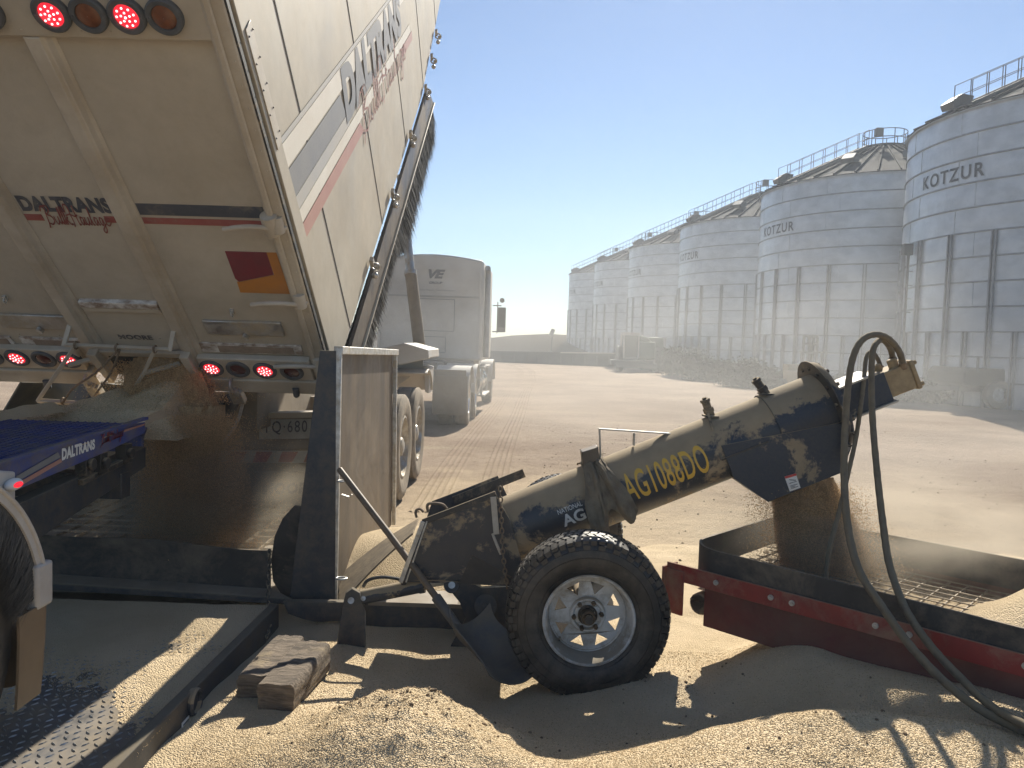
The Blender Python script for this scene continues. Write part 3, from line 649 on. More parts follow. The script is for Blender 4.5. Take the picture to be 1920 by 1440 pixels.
# trailer chassis beneath: frame, hoist ram, wheels, guards, rear bumper with number plate
def world_box(b, x0, x1, y0, y1, z0, z1): return b.box(((x0+x1)/2, (y0+y1)/2, (z0+z1)/2), (abs(x1-x0), abs(y1-y0), abs(z1-z0)))
ch = MB()
for x in (-1.95, -3.05): world_box(ch, x-.06, x+.06, 5.7, 13.2, .95, 1.28)
for y in (6.2, 7.5, 9.0, 10.5, 12.5): world_box(ch, -3.05, -1.95, y-.06, y+.06, 1.0, 1.2)
world_box(ch, -3.6, -1.3, 7.2, 7.3, .9, 1.1)
ch = ch.build("chassis", 'grime', tr, bevel=.006)
g = MB(); YG = 9.2
g.prism([PY(700, 656, YG), PY(757, 643, YG), PY(803, 656, YG), PY(804, 672, YG), PY(752, 684, YG), PY(700, 676, YG)], (0, 1.3, 0)); g.build("front_ramp", 'truckw', tr, bevel=.01)
b = MB(); b.cyl(PY(786, 645, 10.6), PY(770, 512, 10.75), .082, 20); ram = b.build("hoist_ram", 'grime', tr)
b = MB(); b.cyl(PY(770, 514, 10.75), PY(752, 330, 11.1), .062, 20); b.cyl(PY(770, 516, 10.74), PY(769.5, 508, 10.76), .088, 20); b.build("ram_rod", 'alu', ram)
def tyre_pair(c, R, wd, parent, mt='tyred', rimm='chrome', seg=56):
    c = Vector(c)
    b = MB(); hw = wd/2; b.lathe([(R*.58, -hw*.8), (R*.8, -hw*1.02), (R*.94, -hw*.96), (R, -hw*.78), (R, -hw*.42), (R*.985, -hw*.40), (R*.985, -hw*.36), (R, -hw*.34), (R, hw*.34), (R*.985, hw*.36), (R*.985, hw*.40), (R, hw*.42), (R, hw*.78), (R*.94, hw*.96), (R*.8, hw*1.02), (R*.58, hw*.8)], c, (1, 0, 0), seg, True)
    wl = b.build("wheel", mt, parent)
    b = MB(); b.lathe([(R*.60, hw*.86), (R*.56, hw*.9), (R*.53, hw*.5), (R*.50, hw*.2), (R*.36, -hw*.1), (R*.30, -.0), (R*.22, hw*.2), (R*.17, hw*.75), (R*.10, hw*.85), (.002, hw*.87)], c, (1, 0, 0), 40)
    for k in range(10): a = 2*math.pi*k/10; b.cyl(c+Vector((0, math.cos(a)*R*.30, math.sin(a)*R*.30)), c+Vector((hw*.28, math.cos(a)*R*.30, math.sin(a)*R*.30)), R*.028, 6)
    b.build("rim", rimm, wl); return wl
for y in (7.85, 9.05):
    tyre_pair((-1.21, y, .56), .54, .28, tr, rimm='alu'); tyre_pair((-1.52, y, .56), .54, .28, tr, rimm='alu'); tyre_pair((-3.55, y, .56), .54, .28, tr, rimm='alu')
b = MB()
for y in (9.05,):
    b.sheet(lambda u, v: Vector((-1.66+.62*v, y+.55-math.cos(R_(70+75*u))*.66, .62+math.sin(R_(70+75*u))*.66)), 14, 2, .02)
b.build("mudguard", 'truckw', tr, bevel=.004)
b = MB(); b.prism([PY(794, 686, 9.9), PY(806, 689, 9.9), PY(804, 738, 9.9), PY(797, 735, 9.9)], (0, .5, 0)); b.prism([PY(744, 680, 9.95), PY(794, 676, 9.95), PY(794, 690, 9.95), PY(744, 725, 9.95)], (0, .04, 0)); b.build("guard_bracket", 'truckw', tr, bevel=.006)
YB = 6.05
def quad(px4, Y, th=.03, ext=None): return MB().prism([PY(x, y, Y) for x, y in px4], (0, th, 0))
quad([(20, 780), (600, 770), (600, 1010), (20, 1010)], YB+.15, .05).build("rear_crossmember", 'grime', tr)
quad([(448, 785), (600, 782), (600, 842), (446, 842)], YB, .05).build("plate_bracket", 'grime', tr, bevel=.004)
b = quad([(446, 776), (602, 772), (602, 783), (447, 786)], YB-.08, .12); b.build("bumper_lip", 'side', tr, bevel=.003)
pl = quad([(485, 787), (590, 785), (590, 822), (486, 824)], YB-.02, .012).build("number_plate", 'plate', tr, bevel=.002)
p0 = PY(493, 816, YB-.025); p1 = PY(576, 814, YB-.025); p2 = PY(493, 790, YB-.025)
lettering('PLATE', lambda x, y: p0+(p1-p0)*x+(p2-p0)*y, 'ink', pl, "plate_text")
bd = quad([(380, 845), (600, 846), (600, 868), (380, 868)], YB-.02, .02).build("striped_board", 'plate', tr, smooth=False)
for i in range(7):
    x = 385+i*48; quad([(x, 847), (min(x+30, 598), 847), (min(x+18, 598), 867), (x-8, 867)], YB-.026, .004).build("red_bar", 'redink', bd, smooth=False) if x < 590 else None
mf = quad([(476, 885), (600, 885), (600, 965), (476, 955)], YB+.05, .02).build("mud_flap", 'grime', tr, bevel=.004)
p3 = PY(492, 927, YB+.045); p4 = PY(590, 925, YB+.045); p5 = PY(494, 906, YB+.045)
lettering('MOORE', lambda x, y: p3+(p4-p3)*x+(p5-p3)*y, 'ink', mf)

# ------------------------------------------------------------------ transport auger
YA = 4.12; RT_ = .177
ag = thing("grain_auger", "dusty navy blue transport auger with yellow lettering angled up from the hopper to the spout", "auger", (.4, YA, 0))
A0 = PY(945, 997, YA); A1 = PY(1500, 779, YA); AX = (A1-A0).normalized(); AN = Vector((-AX.z, 0, AX.x)); AY = Vector((0, 1, 0))
def AU(s, a, r=RT_):      # a: angle round the tube, 0 towards the camera, 90 on top
    return A0+AX*s+(-AY*math.cos(R_(a))+AN*math.sin(R_(a)))*r
def s_of(px, py): return (PY(px, py, YA)-A0).dot(AX)
SE = s_of(1548, 762)
tb = MB(); tb.lathe([(RT_-.006, -.12), (RT_, -.12), (RT_, 1.9), (RT_-.006, 1.9)], A0, AX, 72, True); tube = tb.build("tube", 'navyd', ag)
b = MB(); b.lathe([(RT_, SE-.32), (RT_+.008, SE-.32), (RT_+.008, SE-.31), (RT_+.008, SE-.01), (RT_, SE)], A0, AX, 64); b.build("outlet_sleeve", 'navyh', ag)
b = MB(); b.lathe([(.0, SE-.012), (.242, SE-.012), (.246, SE), (.246, SE+.012), (.242, SE+.022), (0, SE+.022)], A0, AX, 64); fl = b.build("end_flange", 'navyh', ag)
b = MB()
for k in range(14):
    a = 360*k/14+8; b.cyl(AU(SE-.03, a, .222), AU(SE+.04, a, .222), .011, 6)
b.build("flange_bolts", 'black', fl)
b = MB(); b.lathe([(.15, SE-.02), (.262, SE-.018), (.262, SE-.012), (.15, SE-.012)], A0, AX, 56, True); b.build("flange_ring", 'black', fl)
# outlet spout under the tube
def vp(px, py, Y): return PY(px, py, YA-.18)+Vector((0, Y-(YA-.18), 0))
spo = [vp(1338, 800, 0), ]
f0, f1 = YA-.185, YA+.185
def splate(Y, th): return MB().prism([vp(1352, 835, Y), vp(1585, 790, Y), vp(1596, 838, Y), vp(1578, 886, Y), vp(1440, 941, Y), vp(1376, 897, Y)], (0, th, 0))
sp = splate(f0, .008).build("spout", 'navyh', ag, bevel=.002)
b = splate(f1-.008, .008)
b.prism([vp(1376, 897, f0+.009), vp(1440, 941, f0+.009), vp(1440, 941, f1-.009), vp(1376, 897, f1-.009)], (.006, 0, .002))
b.prism([vp(1594, 842, f0+.009), vp(1577, 884, f0+.009), vp(1577, 884, f1-.009), vp(1594, 842, f1-.009)], (.006, 0, 0)); b.build("spout_back", 'navyh', sp)
b = MB(); b.bar(vp(1336, 778, f0-.004)+Vector((0, .10, .0)), vp(1352, 862, f0-.004), .012, .006, (0, 1, 0)); b.bar(vp(1352, 862, f0-.004), vp(1440, 828, f0-.004), .008, .006, (0, 1, 0)); b.build("seam", 'black', sp)
b = MB(); b.prism([vp(1470, 893, f0-.003), vp(1491, 887, f0-.003), vp(1500, 914, f0-.003), vp(1480, 921, f0-.003)], (0, .002, 0)); st = b.build("warning_sticker", 'white', sp, smooth=False)
b = MB(); b.prism([vp(1470, 893, f0-.005), vp(1491, 887, f0-.005), vp(1492.5, 891, f0-.005), vp(1471.5, 897, f0-.005)], (0, .0015, 0)); b.build("red_header", 'stred', st, smooth=False)
b = MB()
p = lambda u, v: vp(1471+21*u+9*v, 894-6*u+28*v, f0-.0055)
b.prism([p(.22, .24), p(.30, .22), p(.80, .36), p(.76, .40)], (0, .0015, 0))
for t in (.44, .62, .70, .78): b.prism([p(.18, t), p(.82 if t != .70 else .6, t), p(.82 if t != .70 else .6, t+.03), p(.18, t+.03)], (0, .0015, 0))
b.build("sticker_text", 'ink', st, smooth=False)
b = MB(); b.ring(vp(1582, 800, YA-.2), (1, 0, 0), .05, .005, 14, 6, 1.0); b.ring(vp(1586, 822, YA-.22), (0, 1, 0), .035, .005, 14, 6); b.cyl(vp(1574, 842, YA-.24), vp(1584, 838, YA-.2), .018, 12); b.build("clip", 'black', fl)
# motor mount channel and hydraulic motor
def ml(px, py, Y): return PY(px, py, YA)+Vector((0, Y-YA, 0))
MT0 = A0+AX*(SE+.02); 
def mbx(b, s0, s1, n0, n1, y0, y1):
    m = Matrix((AX, AY, AN)).transposed().to_4x4(); return b.box(((s0+s1)/2, (y0+y1)/2, (n0+n1)/2), (s1-s0, y1-y0, n1-n0), Matrix.Translation(A0) @ m)
b = MB(); mbx(b, SE+.02, SE+.31, -.085, .075, -.10, .10); mo = b.build("motor_mount", 'navyh', ag, bevel=.002)
for q_ in ((SE+.02, SE+.27, .0765, .0865, -.115, .115), (SE+.02, SE+.325, -.097, -.0865, -.12, .12)): b = MB(); mbx(b, *q_); b.build("mount_plate", 'mountw', mo, bevel=.002)
b = MB(); mbx(b, SE+.25, SE+.33, -.04, .06, -.05, .05); mbx(b, SE+.28, SE+.46, -.075, .065, -.075, .065); mbx(b, SE+.46, SE+.485, -.085, .075, -.08, .07)
for n in (-.065, .055):
    for y in (-.06, .05): b.cyl(A0+AX*(SE+.48)+AN*n+AY*y, A0+AX*(SE+.505)+AN*n+AY*y, .014, 6)
b.cyl(A0+AX*(SE+.40)+AN*.06+AY*-.03, A0+AX*(SE+.40)+AN*.11+AY*-.03, .026, 12); b.cyl(A0+AX*(SE+.34)+AN*.06+AY*.03, A0+AX*(SE+.34)+AN*.10+AY*.03, .024, 12)
b.build("hydraulic_motor", 'motor', ag, bevel=.008)
# hoses
def hose(pts, r, name="hose"):
    P = spline([PY(x, y, Y) for x, y, Y in pts], 8)
    b = MB(); b.tube(P, lambda t: r*(1+.05*math.sin(t*260)+.03*noise.noise(Vector((t*30, r*100, 0)))), 12); h = b.build(name, 'hose', ag)
    for a_, e_ in ((0, 4),): c = MB(); c.tube(P[a_:e_], r*1.28, 12); c.cyl(P[e_-1], P[e_-1].lerp(P[e_], .15), r*1.4, 6); c.build("ferrule", 'rust', h)
    return h
hose([(1694, 690, 4.06), (1687, 662, 4.02), (1668, 637, 3.96), (1643, 627, 3.9), (1617, 637, 3.85), (1600, 668, 3.8), (1590, 725, 3.75), (1584, 810, 3.68), (1583, 900, 3.55), (1590, 990, 3.4), (1611, 1070, 3.22), (1652, 1135, 3.05), (1702, 1205, 2.9), (1762, 1270, 2.78), (1830, 1325, 2.68), (1900, 1362, 2.6), (1990, 1400, 2.5)], .0165)
hose([(1676, 684, 4.14), (1670, 655, 4.08), (1657, 638, 4.0), (1645, 641, 3.92), (1636, 662, 3.86), (1634, 720, 3.8), (1637, 800, 3.7), (1646, 900, 3.55), (1656, 985, 3.4), (1668, 1060, 3.25), (1697, 1140, 3.05), (1744, 1210, 2.9), (1800, 1270, 2.78), (1860, 1325, 2.66), (1950, 1375, 2.5)], .0155)
hose([(1655, 697, 4.2), (1645, 672, 4.2), (1634, 660, 4.15), (1624, 672, 4.1), (1618, 730, 4.0), (1606, 815, 3.9), (1592, 880, 3.8), (1572, 965, 3.7), (1554, 1035, 3.6), (1548, 1100, 3.55), (1554, 1170, 3.5), (1568, 1222, 3.46), (1590, 1256, 3.42)], .0115, "case_drain_hose")
# fittings on top
for px, py in ((1329, 776), (1434, 735)):
    s = s_of(px, py); b = MB(); a = AU(s, 82, RT_-.01)
    up = (AN*.97-AY*.1).normalized() if px < 1400 else (AN*.9-AX*.25).normalized()
    b.cyl(a, a+up*.035, .024, 6); b.cyl(a+up*.035, a+up*.062, .029, 6); b.cyl(a+up*.062, a+up*.095, .022, 14); b.cyl(a+up*.095, a+up*.112, .027, 6); b.cyl(a+up*.112, a+up*.122, .012, 8)
    b.box(tuple(AU(s, 84, RT_+.003)), (.07, .10, .01)); b.build("fitting", 'black', ag, bevel=.002)
# handle bracket, small tab box
b = MB(); Yb = YA-.02
b.bar(PY(1122, 804, Yb), PY(1258, 813, Yb), .035, .007, (0, 0, 1)); b.bar(PY(1124, 805, Yb), PY(1126, 862, Yb), .035, .007, (1, 0, 0)); b.bar(PY(1189, 812, Yb), PY(1188, 835, Yb), .04, .007, (1, 0, 0)); b.build("handle_bracket", 'mountw', ag, bevel=.001)
b = MB(); b.prism([PY(1091, 848, YA-.08), PY(1122, 838, YA-.08), PY(1124, 862, YA-.08), PY(1093, 876, YA-.08)], (0, .1, 0)); b.build("small_box", 'steelpan', ag, bevel=.004)
# lettering on the tube
def tmap(s0, wd, a0, a1): return lambda x, y: AU(s0+wd*x, a0+(a1-a0)*y, RT_+.0022)
sA = s_of(1165, 925)
lettering('AGN', lambda x, y: AU(s_of(1172, 930)+.455*x, -20+50*y, RT_+.0025), 'yellow', ag)
lettering('NAT', lambda x, y: AU(s_of(1047, 960)+.135*x, 6+8*y, RT_+.0025), 'whitel', ag)
lettering('AG', lambda x, y: AU(s_of(1055, 975)+.125*x, -18+21*y, RT_+.0025), 'whitel', ag)
# inlet box
YI0, YI1 = YA-.20, YA+.24
ip = lambda px, py, Y=None: PY(px, py, YI0) + (Vector((0, (Y-YI0), 0)) if Y else Vector((0, 0, 0)))
outl = [(793, 981), (862, 955), (930, 928), (956, 975), (992, 1098), (905, 1087), (757, 1088)]
b = MB(); b.prism([ip(*p) for p in outl], (0, .007, 0)); inb = b.build("inlet_box", 'navyd', ag, bevel=.002)
b = MB(); b.prism([ip(x, y-(8 if i in (0, 1, 2) else 0), YI1) for i, (x, y) in enumerate(outl)], (0, .007, 0)); b.build("inlet_side", 'navyd', inb)
b = MB(); b.prism([ip(757, 1088, YI0+.008), ip(992, 1098, YI0+.008), ip(992, 1098, YI1-.001), ip(757, 1088, YI1-.001)], (0, 0, -.01)); b.build("inlet_floor", 'navyd', inb)
b = MB(); b.prism([ip(885, 1040, YI0-.004), ip(985, 1096, YI0-.004), ip(860, 1094, YI0-.004)], (0, .003, 0)); b.build("inlet_shade", 'black', inb)  # thin black triangle painted in for the shadow at the box's bottom
b = MB(); b.bar(ip(793, 978, YI0-.01), ip(930, 925, YI0-.01), .012, .03, (0, 0, 1)); b.build("inlet_lip", 'black', inb, bevel=.002)
b = MB(); b.bar(ip(838, 972, YI1), ip(985, 914, YI1), .012, .05, (0, 0, 1)); b.build("inlet_lip", 'black', inb, bevel=.002)
b = MB(); b.bar(ip(794, 976, YI0-.02), ip(752, 1090, YI0-.02), .022, .008, (0, 1, 0)); b.bar(ip(801, 976, YI0-.015), ip(762, 1090, YI0-.015), .008, .012, (0, 1, 0)); b.build("edge_strip", 'galv', inb, bevel=.002)
b = MB(); P = spline([ip(795, 976, YA), ip(793, 964, YA), ip(800, 959, YA), ip(822, 961, YA), ip(832, 970, YA)], 5); b.tube(P, .008, 8); b.tube(spline([ip(772, 987, YA), ip(770, 975, YA), ip(778, 970, YA), ip(786, 976, YA)], 5), .007, 8); b.build("grab_handle", 'rust', inb)
# joint flange between inlet and tube
b = MB(); b.lathe([(RT_, -.075), (RT_+.032, -.075), (RT_+.032, -.062), (RT_+.008, -.058), (RT_+.004, -.02), (RT_, -.02)], A0+AX*.03, AX, 56)
jf = b.build("joint_flange", 'mountw', ag, bevel=.001)
b = MB()
for a in (60, 35, 10, -15, -40): b.cyl(A0+AX*(-.06)+(-AY*math.cos(R_(a))+AN*math.sin(R_(a)))*(RT_+.02), A0+AX*.005+(-AY*math.cos(R_(a))+AN*math.sin(R_(a)))*(RT_+.02), .006, 6)
b.build("flange_bolts", 'galv', jf)
def chain(pts, name, m, parent, R=.015, r=.0042):
    P = [Vector(p) for p in pts]; b = MB(); L = [0]
    for i in range(1, len(P)): L.append(L[-1]+(P[i]-P[i-1]).length)
    n = int(L[-1]/(R*1.75)); 
    for k in range(n+1):
        t = L[-1]*k/max(1, n); i = max(j for j in range(len(L)) if L[j] <= t+1e-9); i = min(i, len(P)-2)
        u = (t-L[i])/(L[i+1]-L[i]); c = P[i].lerp(P[i+1], u); d = (P[i+1]-P[i]).normalized()
        o1 = d.cross(Vector((0, 1, 0))).normalized(); ax = o1 if k % 2 else d.cross(o1)
        b.ring(c, ax, R*.62, r, 12, 6, 1.62, d)
    return b.build(name, m, parent)
chain([ip(938, 915, YI0-.03), ip(940, 960, YI0-.045), ip(943, 1030, YI0-.045), ip(950, 1095, YI0-.03)], "chain", 'rust', ag)
b = MB(); b.bar(ip(925, 930, YI0-.02), ip(931, 1000, YI0-.02), .03, .008, (0, 1, 0)); b.build("chain_lug", 'mountw', ag, bevel=.002)
# lifting linkage, cylinder, frame beam, feet
YC = 3.97
def pl_(pts, Y, th, name, m, parent=ag, bev=.003): return MB().prism([PY(x, y, Y) for x, y in pts], (0, th, 0)).build(name, m, parent, bevel=bev)
arc = [(640, 1130), (958, 1136)]
pts = [(530, 1128), (960, 1134), (960, 1186), (846, 1180)]
pts += [(846-k*(150/8), 1180+11*math.sin(math.pi*k/8)-4*k/8) for k in range(1, 9)][:8]
pts += [(640, 1165)]+[(640-k*(100/6), 1163+9*math.sin(math.pi*k/6)-12*k/6) for k in range(1, 7)]
fb = pl_(pts, 4.16, .05, "frame_beam", 'navy')
b = MB(); b.prism([PY(690, 1128, 4.155), PY(885, 1134, 4.155), PY(885, 1142, 4.155), PY(690, 1135, 4.155)], (0, .22, .0)); b.build("dusty_ledge", 'grime', fb)
pl_([(641, 1140), (648, 1112), (660, 1104), (674, 1112), (684, 1150), (684, 1216), (631, 1211)], YC-.03, .025, "foot_bracket", 'navy')
pl_([(648, 1110), (660, 1102), (674, 1110), (678, 1136), (646, 1136)], YC+.08, .02, "rear_lug", 'navy')
b = MB(); b.cyl(PY(672, 1121, YC+.02), PY(792, 1097, YC+.02), .038, 24); b.cyl(PY(785, 1098, YC+.02), PY(795, 1096, YC+.02), .043, 24); b.cyl(PY(672, 1121, YC+.02), PY(679, 1119, YC+.02), .044, 24); cy = b.build("lift_cylinder", 'navyh', ag)
b = MB(); b.cyl(PY(790, 1097, YC+.02), PY(846, 1088, YC+.02), .02, 16); b.build("cylinder_rod", 'galv', cy)
b = MB(); b.cyl(PY(658, 1126, YC-.05), PY(658, 1126, YC+.1), .017, 14); b.cyl(PY(681, 1122, YC-.05), PY(681, 1122, YC-.02), .013, 12); b.cyl(PY(847, 1097, YC-.06), PY(847, 1097, YC+.1), .018, 14); b.build("pivot_pins", 'galv', cy)
b = MB(); b.tube(spline([PY(681, 1100, YC-.02), PY(690, 1088, YC-.02), PY(715, 1082, YC-.02), PY(748, 1086, YC-.01), PY(760, 1095, YC)], 6), .009, 8); b.cyl(PY(757, 1096, YC), PY(757, 1086, YC), .014, 8); b.build("cylinder_hose", 'rubberg', cy)
pl_([(836, 1098), (840, 1082), (850, 1077), (862, 1081), (905, 1102), (962, 1099), (962, 1180), (930, 1192), (880, 1178), (862, 1130)], YC-.02, .02, "lift_arm", 'navy')
b = MB(); P = [PY(846, 1076, YC-.022), PY(860, 1079, YC-.022), PY(904, 1101, YC-.022), PY(962, 1098, YC-.022)]
for i in range(3): b.bar(P[i], P[i+1], .006, .012, (0, 1, 0))
b.build("bright_edge", 'galv', ag)
b = MB(); b.cyl(PY(847, 1097, YC-.03), PY(847, 1097, YC-.018), .042, 24); b.build("pivot_boss", 'navy', ag, bevel=.003)
b = MB(); b.cyl(PY(911, 1136, YC-.05), PY(911, 1136, YC-.018), .06, 28); b.cyl(PY(910, 1136, YC-.065), PY(910, 1136, YC-.05), .016, 12); b.build("pivot_boss", 'navy', ag, bevel=.003)
pl_([(888, 1125), (905, 1117), (925, 1122), (930, 1145), (900, 1210), (835, 1230), (868, 1170)], YC+.02, .02, "lower_bracket", 'navy')
b = MB(); b.ring(PY(849, 1078, YC), (0, 1, 0), .02, .004, 14, 6); b.ring(PY(790, 1077, YC+.05), (0, 1, 0), .03, .004, 14, 6); b.build("lock_ring", 'galv', ag)
b = MB(); b.cyl((.393, 3.70, .396), (.393, 5.1, .396), .04, 16); b.bar((.393, 4.3, .36), (.05, 4.1, .30), .1, .1); b.build("axle", 'black', ag)
# wheels: tyre with moulded tread, eight-hole rim, hub and nuts
def auger_wheel(c, side):
    wr = .389; hw = .118; c = Vector(c); ax = Vector((0, -side, 0))
    b = MB(); prof = [(.205, -.082), (.222, -.100), (.262, -.117), (.300, -.121), (.334, -.115), (.345, -.112), (.350, -.106), (.368, -.099), (.3790, -.086), (.3815, -.055), (.3825, 0)]
    prof = prof+[(r, -t) for r, t in prof[-2::-1]]
    b.lathe(prof, c, ax, 96, True)
    for rr, t in ((.335, .1165), (.300, .1225), (.238, .108)): b.lathe([(rr-.002, t-.004), (rr, t+.002), (rr+.002, t-.004)], c, ax, 80)
    ty = b.build("tyre", 'tyre', ag, ang=50)
    u = ax.cross(Vector((0, 0, 1))).normalized(); v = ax.cross(u); b = MB(); n = 62
    def blk(a, t0, t1, da, r0, r1, sk):
        P = []
        for r in (r0, r1):
            for t, aa in ((t0, a-da-sk), (t1, a-da+sk), (t1, a+da+sk), (t0, a+da-sk)):
                rr = r-max(0, abs(t)-.075)*.42; k = .9 if r == r1 else 1
                P.append(c+ax*t+(u*math.cos(aa)+v*math.sin(aa))*rr)
        b.add(P, [(0, 3, 2, 1), (4, 5, 6, 7), (0, 1, 5, 4), (1, 2, 6, 5), (2, 3, 7, 6), (3, 0, 4, 7)])
    for k in range(n):
        a = 2*math.pi*k/n; da = math.pi/n
        blk(a, -.019, .017, da*.74, .374, .3885, .014); blk(a+da, .026, .060, da*.70, .374, .3885, -.016); blk(a+da, -.062, -.028, da*.70, .374, .3885, .016)
        blk(a+.3*da, .068, .106, da*.74, .366, .3895, .008); blk(a+.3*da, -.107, -.069, da*.74, .366, .3895, -.008)
        if k % 2: blk(a+.3*da, .100, .1155, da*.9, .352, .3745, 0)
    b.build("tread_blocks", 'tyre', ty, smooth=False)
    b = MB()
    b.lathe([(.212, .104), (.218, .110), (.213, .115), (.204, .110), (.196, .090), (.192, .055), (.190, .045), (.188, .02), (.181, .004)], c, ax, 80)
    b.lathe([(.219, -.105), (.212, -.11), (.2, -.09), (.19, -.05), (.186, 0), (.188, .02)], c, ax, 64)
    rot = Matrix((u, v, ax)).transposed(); vs, fs = RIMDISC; spin = Matrix.Rotation(.1, 3, 'Z')
    def dish(p):
        r = math.hypot(p.x, p.y); z = .030 if r < .075 else .030-.018*min(1, (r-.075)/.09); return Vector((p.x, p.y, p.z+z+.0))
    b.add([c+rot @ (spin @ dish(p)) for p in vs], fs)
    b.lathe([(.036, .034), (.060, .037), (.066, .046), (.078, .046), (.088, .036), (.10, .030), (.165, .018), (.176, .020), (.183, .012)], c, ax, 64)if False else None
    rm = b.build("rim", 'rim', ag, ang=30)
    b = MB(); b.lathe([(.062, .028), (.070, .038), (.079, .038), (.088, .026)], c, ax, 56); b.lathe([(.17, .006), (.176, .018), (.183, .018), (.188, .004)], c, ax, 72); b.build("rim_rings", 'rim', rm)
    b = MB()
    b.lathe([(.034, .02), (.036, .075), (.033, .082), (.024, .082), (.022, .095), (.001, .097)], c, ax, 24); b.lathe([(.047, .02), (.047, .04), (.040, .046), (.036, .04)], c, ax, 28); hb = b.build("hub", 'hub', rm)
    b = MB(); b.cyl(c+ax*.09, c+ax*.108, .020, 6); b.build("axle_nut", 'black', hb)
    b = MB()
    for k in range(6):
        a = 2*math.pi*k/6+.12; q = c+(u*math.cos(a)+v*math.sin(a))*.066; b = MB(); b.cyl(q+ax*.03, q+ax*.052, .0115, 6); b.cyl(q+ax*.05, q+ax*.060, .006, 8); b.build("wheel_nut", 'hub', rm)
    b = MB(); q = c+(u*math.cos(.75)+v*math.sin(.75))*.172; b.cyl(q+ax*.02, q+ax*.055+u*.006, .005, 8); b.build("valve_stem", 'black', rm)
auger_wheel((.393, 3.62, .392), 1); auger_wheel((.393, 5.2, .392), -1)

# rag over the tube, shovel, timber blocks
b = MB(); s0, s1 = s_of(1093, 900), s_of(1153, 890)
def ragf(u, v):
    nz = lambda a, b_, c_=0.: noise.noise(Vector((a, b_, c_)))
    end = 142+34*nz(u*2.6, 5)+16*math.sin(u*9)
    a = 112-v*end+10*nz(u*3, v*2, 5); ph = u*8+2.6*nz(u*1.6, v*1.4, 9)+v*1.3; fold = (.5+.5*math.sin(ph))**1.6*(.35+.9*v)
    wdt = .80-.30*math.sin(math.pi*min(1, v*1.35))+.45*v*v
    s = (s0+s1)/2+(u-.5)*(s1-s0)*wdt*1.25-.015*v+.012*nz(v*3, u*2, 2)
    r = RT_+.008+.030*fold+.012*(nz(u*9, v*6, 1)+.5)+.006*nz(u*25, v*16, 4)
    if a < 10: r += (10-a)*.0009
    return AU(s, a, r)
b.sheet(ragf, 70, 90, .003); rg = b.build("rag", 'rag', None, ang=80); tag(rg, "dusty brown rag draped over the auger tube", "rag")
b = MB(); rg2 = None
sh = thing("shovel", "long handled black scoop shovel leaning across the auger frame", "shovel", tuple(PY(1000, 1290, 3.42)))
H0 = PY(638, 882, 4.22); H1 = PY(824, 1128, 3.80); H2 = PY(872, 1195, 3.67); 
b = MB(); b.tube([H0, H0.lerp(H1, .5)+Vector((0, 0, .004)), H1], .0175, 16); b.sphere(H0, .018, 12, 6); b.build("handle", 'handle', sh)
b = MB(); b.tube(spline([H0.lerp(H1, .97), H1.lerp(H2, .35), H2, H2.lerp(PY(912, 1240, 3.60), .8)], 6), lambda t: .026-.006*t, 16); b.build("socket", 'scoop', sh)
c0 = PY(862, 1188, 3.66); c1 = PY(975, 1284, 3.46); dl = (c1-c0); wv_ = Vector((.74, .64, -.12)).normalized(); 
nb = dl.normalized().cross(wv_).normalized(); nb = nb if nb.z > 0 else -nb
def scoopf(u, v):
    s = (v-.5)*2; L = u; wid = .15*(.82+.25*u-.12*max(0, u-.75)); rise = .115*(1-.45*u)*(abs(s)**2.4)*(1-max(0, u-.8)*1.5); back = .05*max(0, 1-u/.22)**2
    return c0+dl*(L*(1-.10*s*s*u)-.02)+wv_*s*wid+nb*(rise+back)
b = MB(); b.sheet(scoopf, 26, 24, .004); b.build("blade", 'scoop', sh, ang=60)
def timber(c, L, wd, ht, yaw, tilt, label, seed, roll=0):
    b = MB(); n = 26; k = 8; m = Matrix.Translation(c) @ Matrix.Rotation(yaw, 4, 'Z') @ Matrix.Rotation(tilt, 4, 'Y') @ Matrix.Rotation(roll, 4, 'X')
    ringp = []
    for i in range(k): ringp.append((-wd/2+wd*i/k, -ht/2))
    for i in range(k): ringp.append((wd/2, -ht/2+ht*i/k))
    for i in range(k): ringp.append((wd/2-wd*i/k, ht/2))
    for i in range(k): ringp.append((-wd/2, ht/2-ht*i/k))
    q = len(ringp); vs = []; fs = []
    for j in range(n+1):
        for (y, z) in ringp:
            x = -L/2+L*j/n; p = Vector((x*1.2, y*30+seed, z*30)); dd = noise.noise(p)*.006+noise.noise(p*2.3)*.004
            sc = 1+dd/.06-(.05 if abs(y) > wd*.46 and abs(z) > ht*.46 else 0); e = .004*noise.noise(Vector((y*60, z*60, seed+(j > n/2)*5))) if j in (0, n) else 0
            vs.append(m @ Vector((x+e, y*sc, z*sc)))
    for j in range(n):
        for i in range(q): fs.append((j*q+i, j*q+(i+1) % q, (j+1)*q+(i+1) % q, (j+1)*q+i))
    fs += [tuple(range(q-1, -1, -1)), tuple(n*q+i for i in range(q))]; b.add(vs, fs)
    o = b.build("timber_block", 'wood', None, ang=28); return tag(o, label, "timber block", "timber blocks by the ramp")
wa, wb_ = PZ(512, 1290, .13), PZ(592, 1200, .13); wy = math.atan2(wb_.y-wa.y, wb_.x-wa.x)
timber(PZ(512, 1226, .20)-Vector((0, 0, .065)), .42, .15, .13, wy, R_(-2), "darker old timber block nearer the ramp rail, lying in shade", 3.)
timber(PZ(556, 1240, .21)-Vector((0, 0, .07)), .44, .16, .14, wy-.03, R_(-2), "weathered timber block with a sunlit top beside another block", 11.)

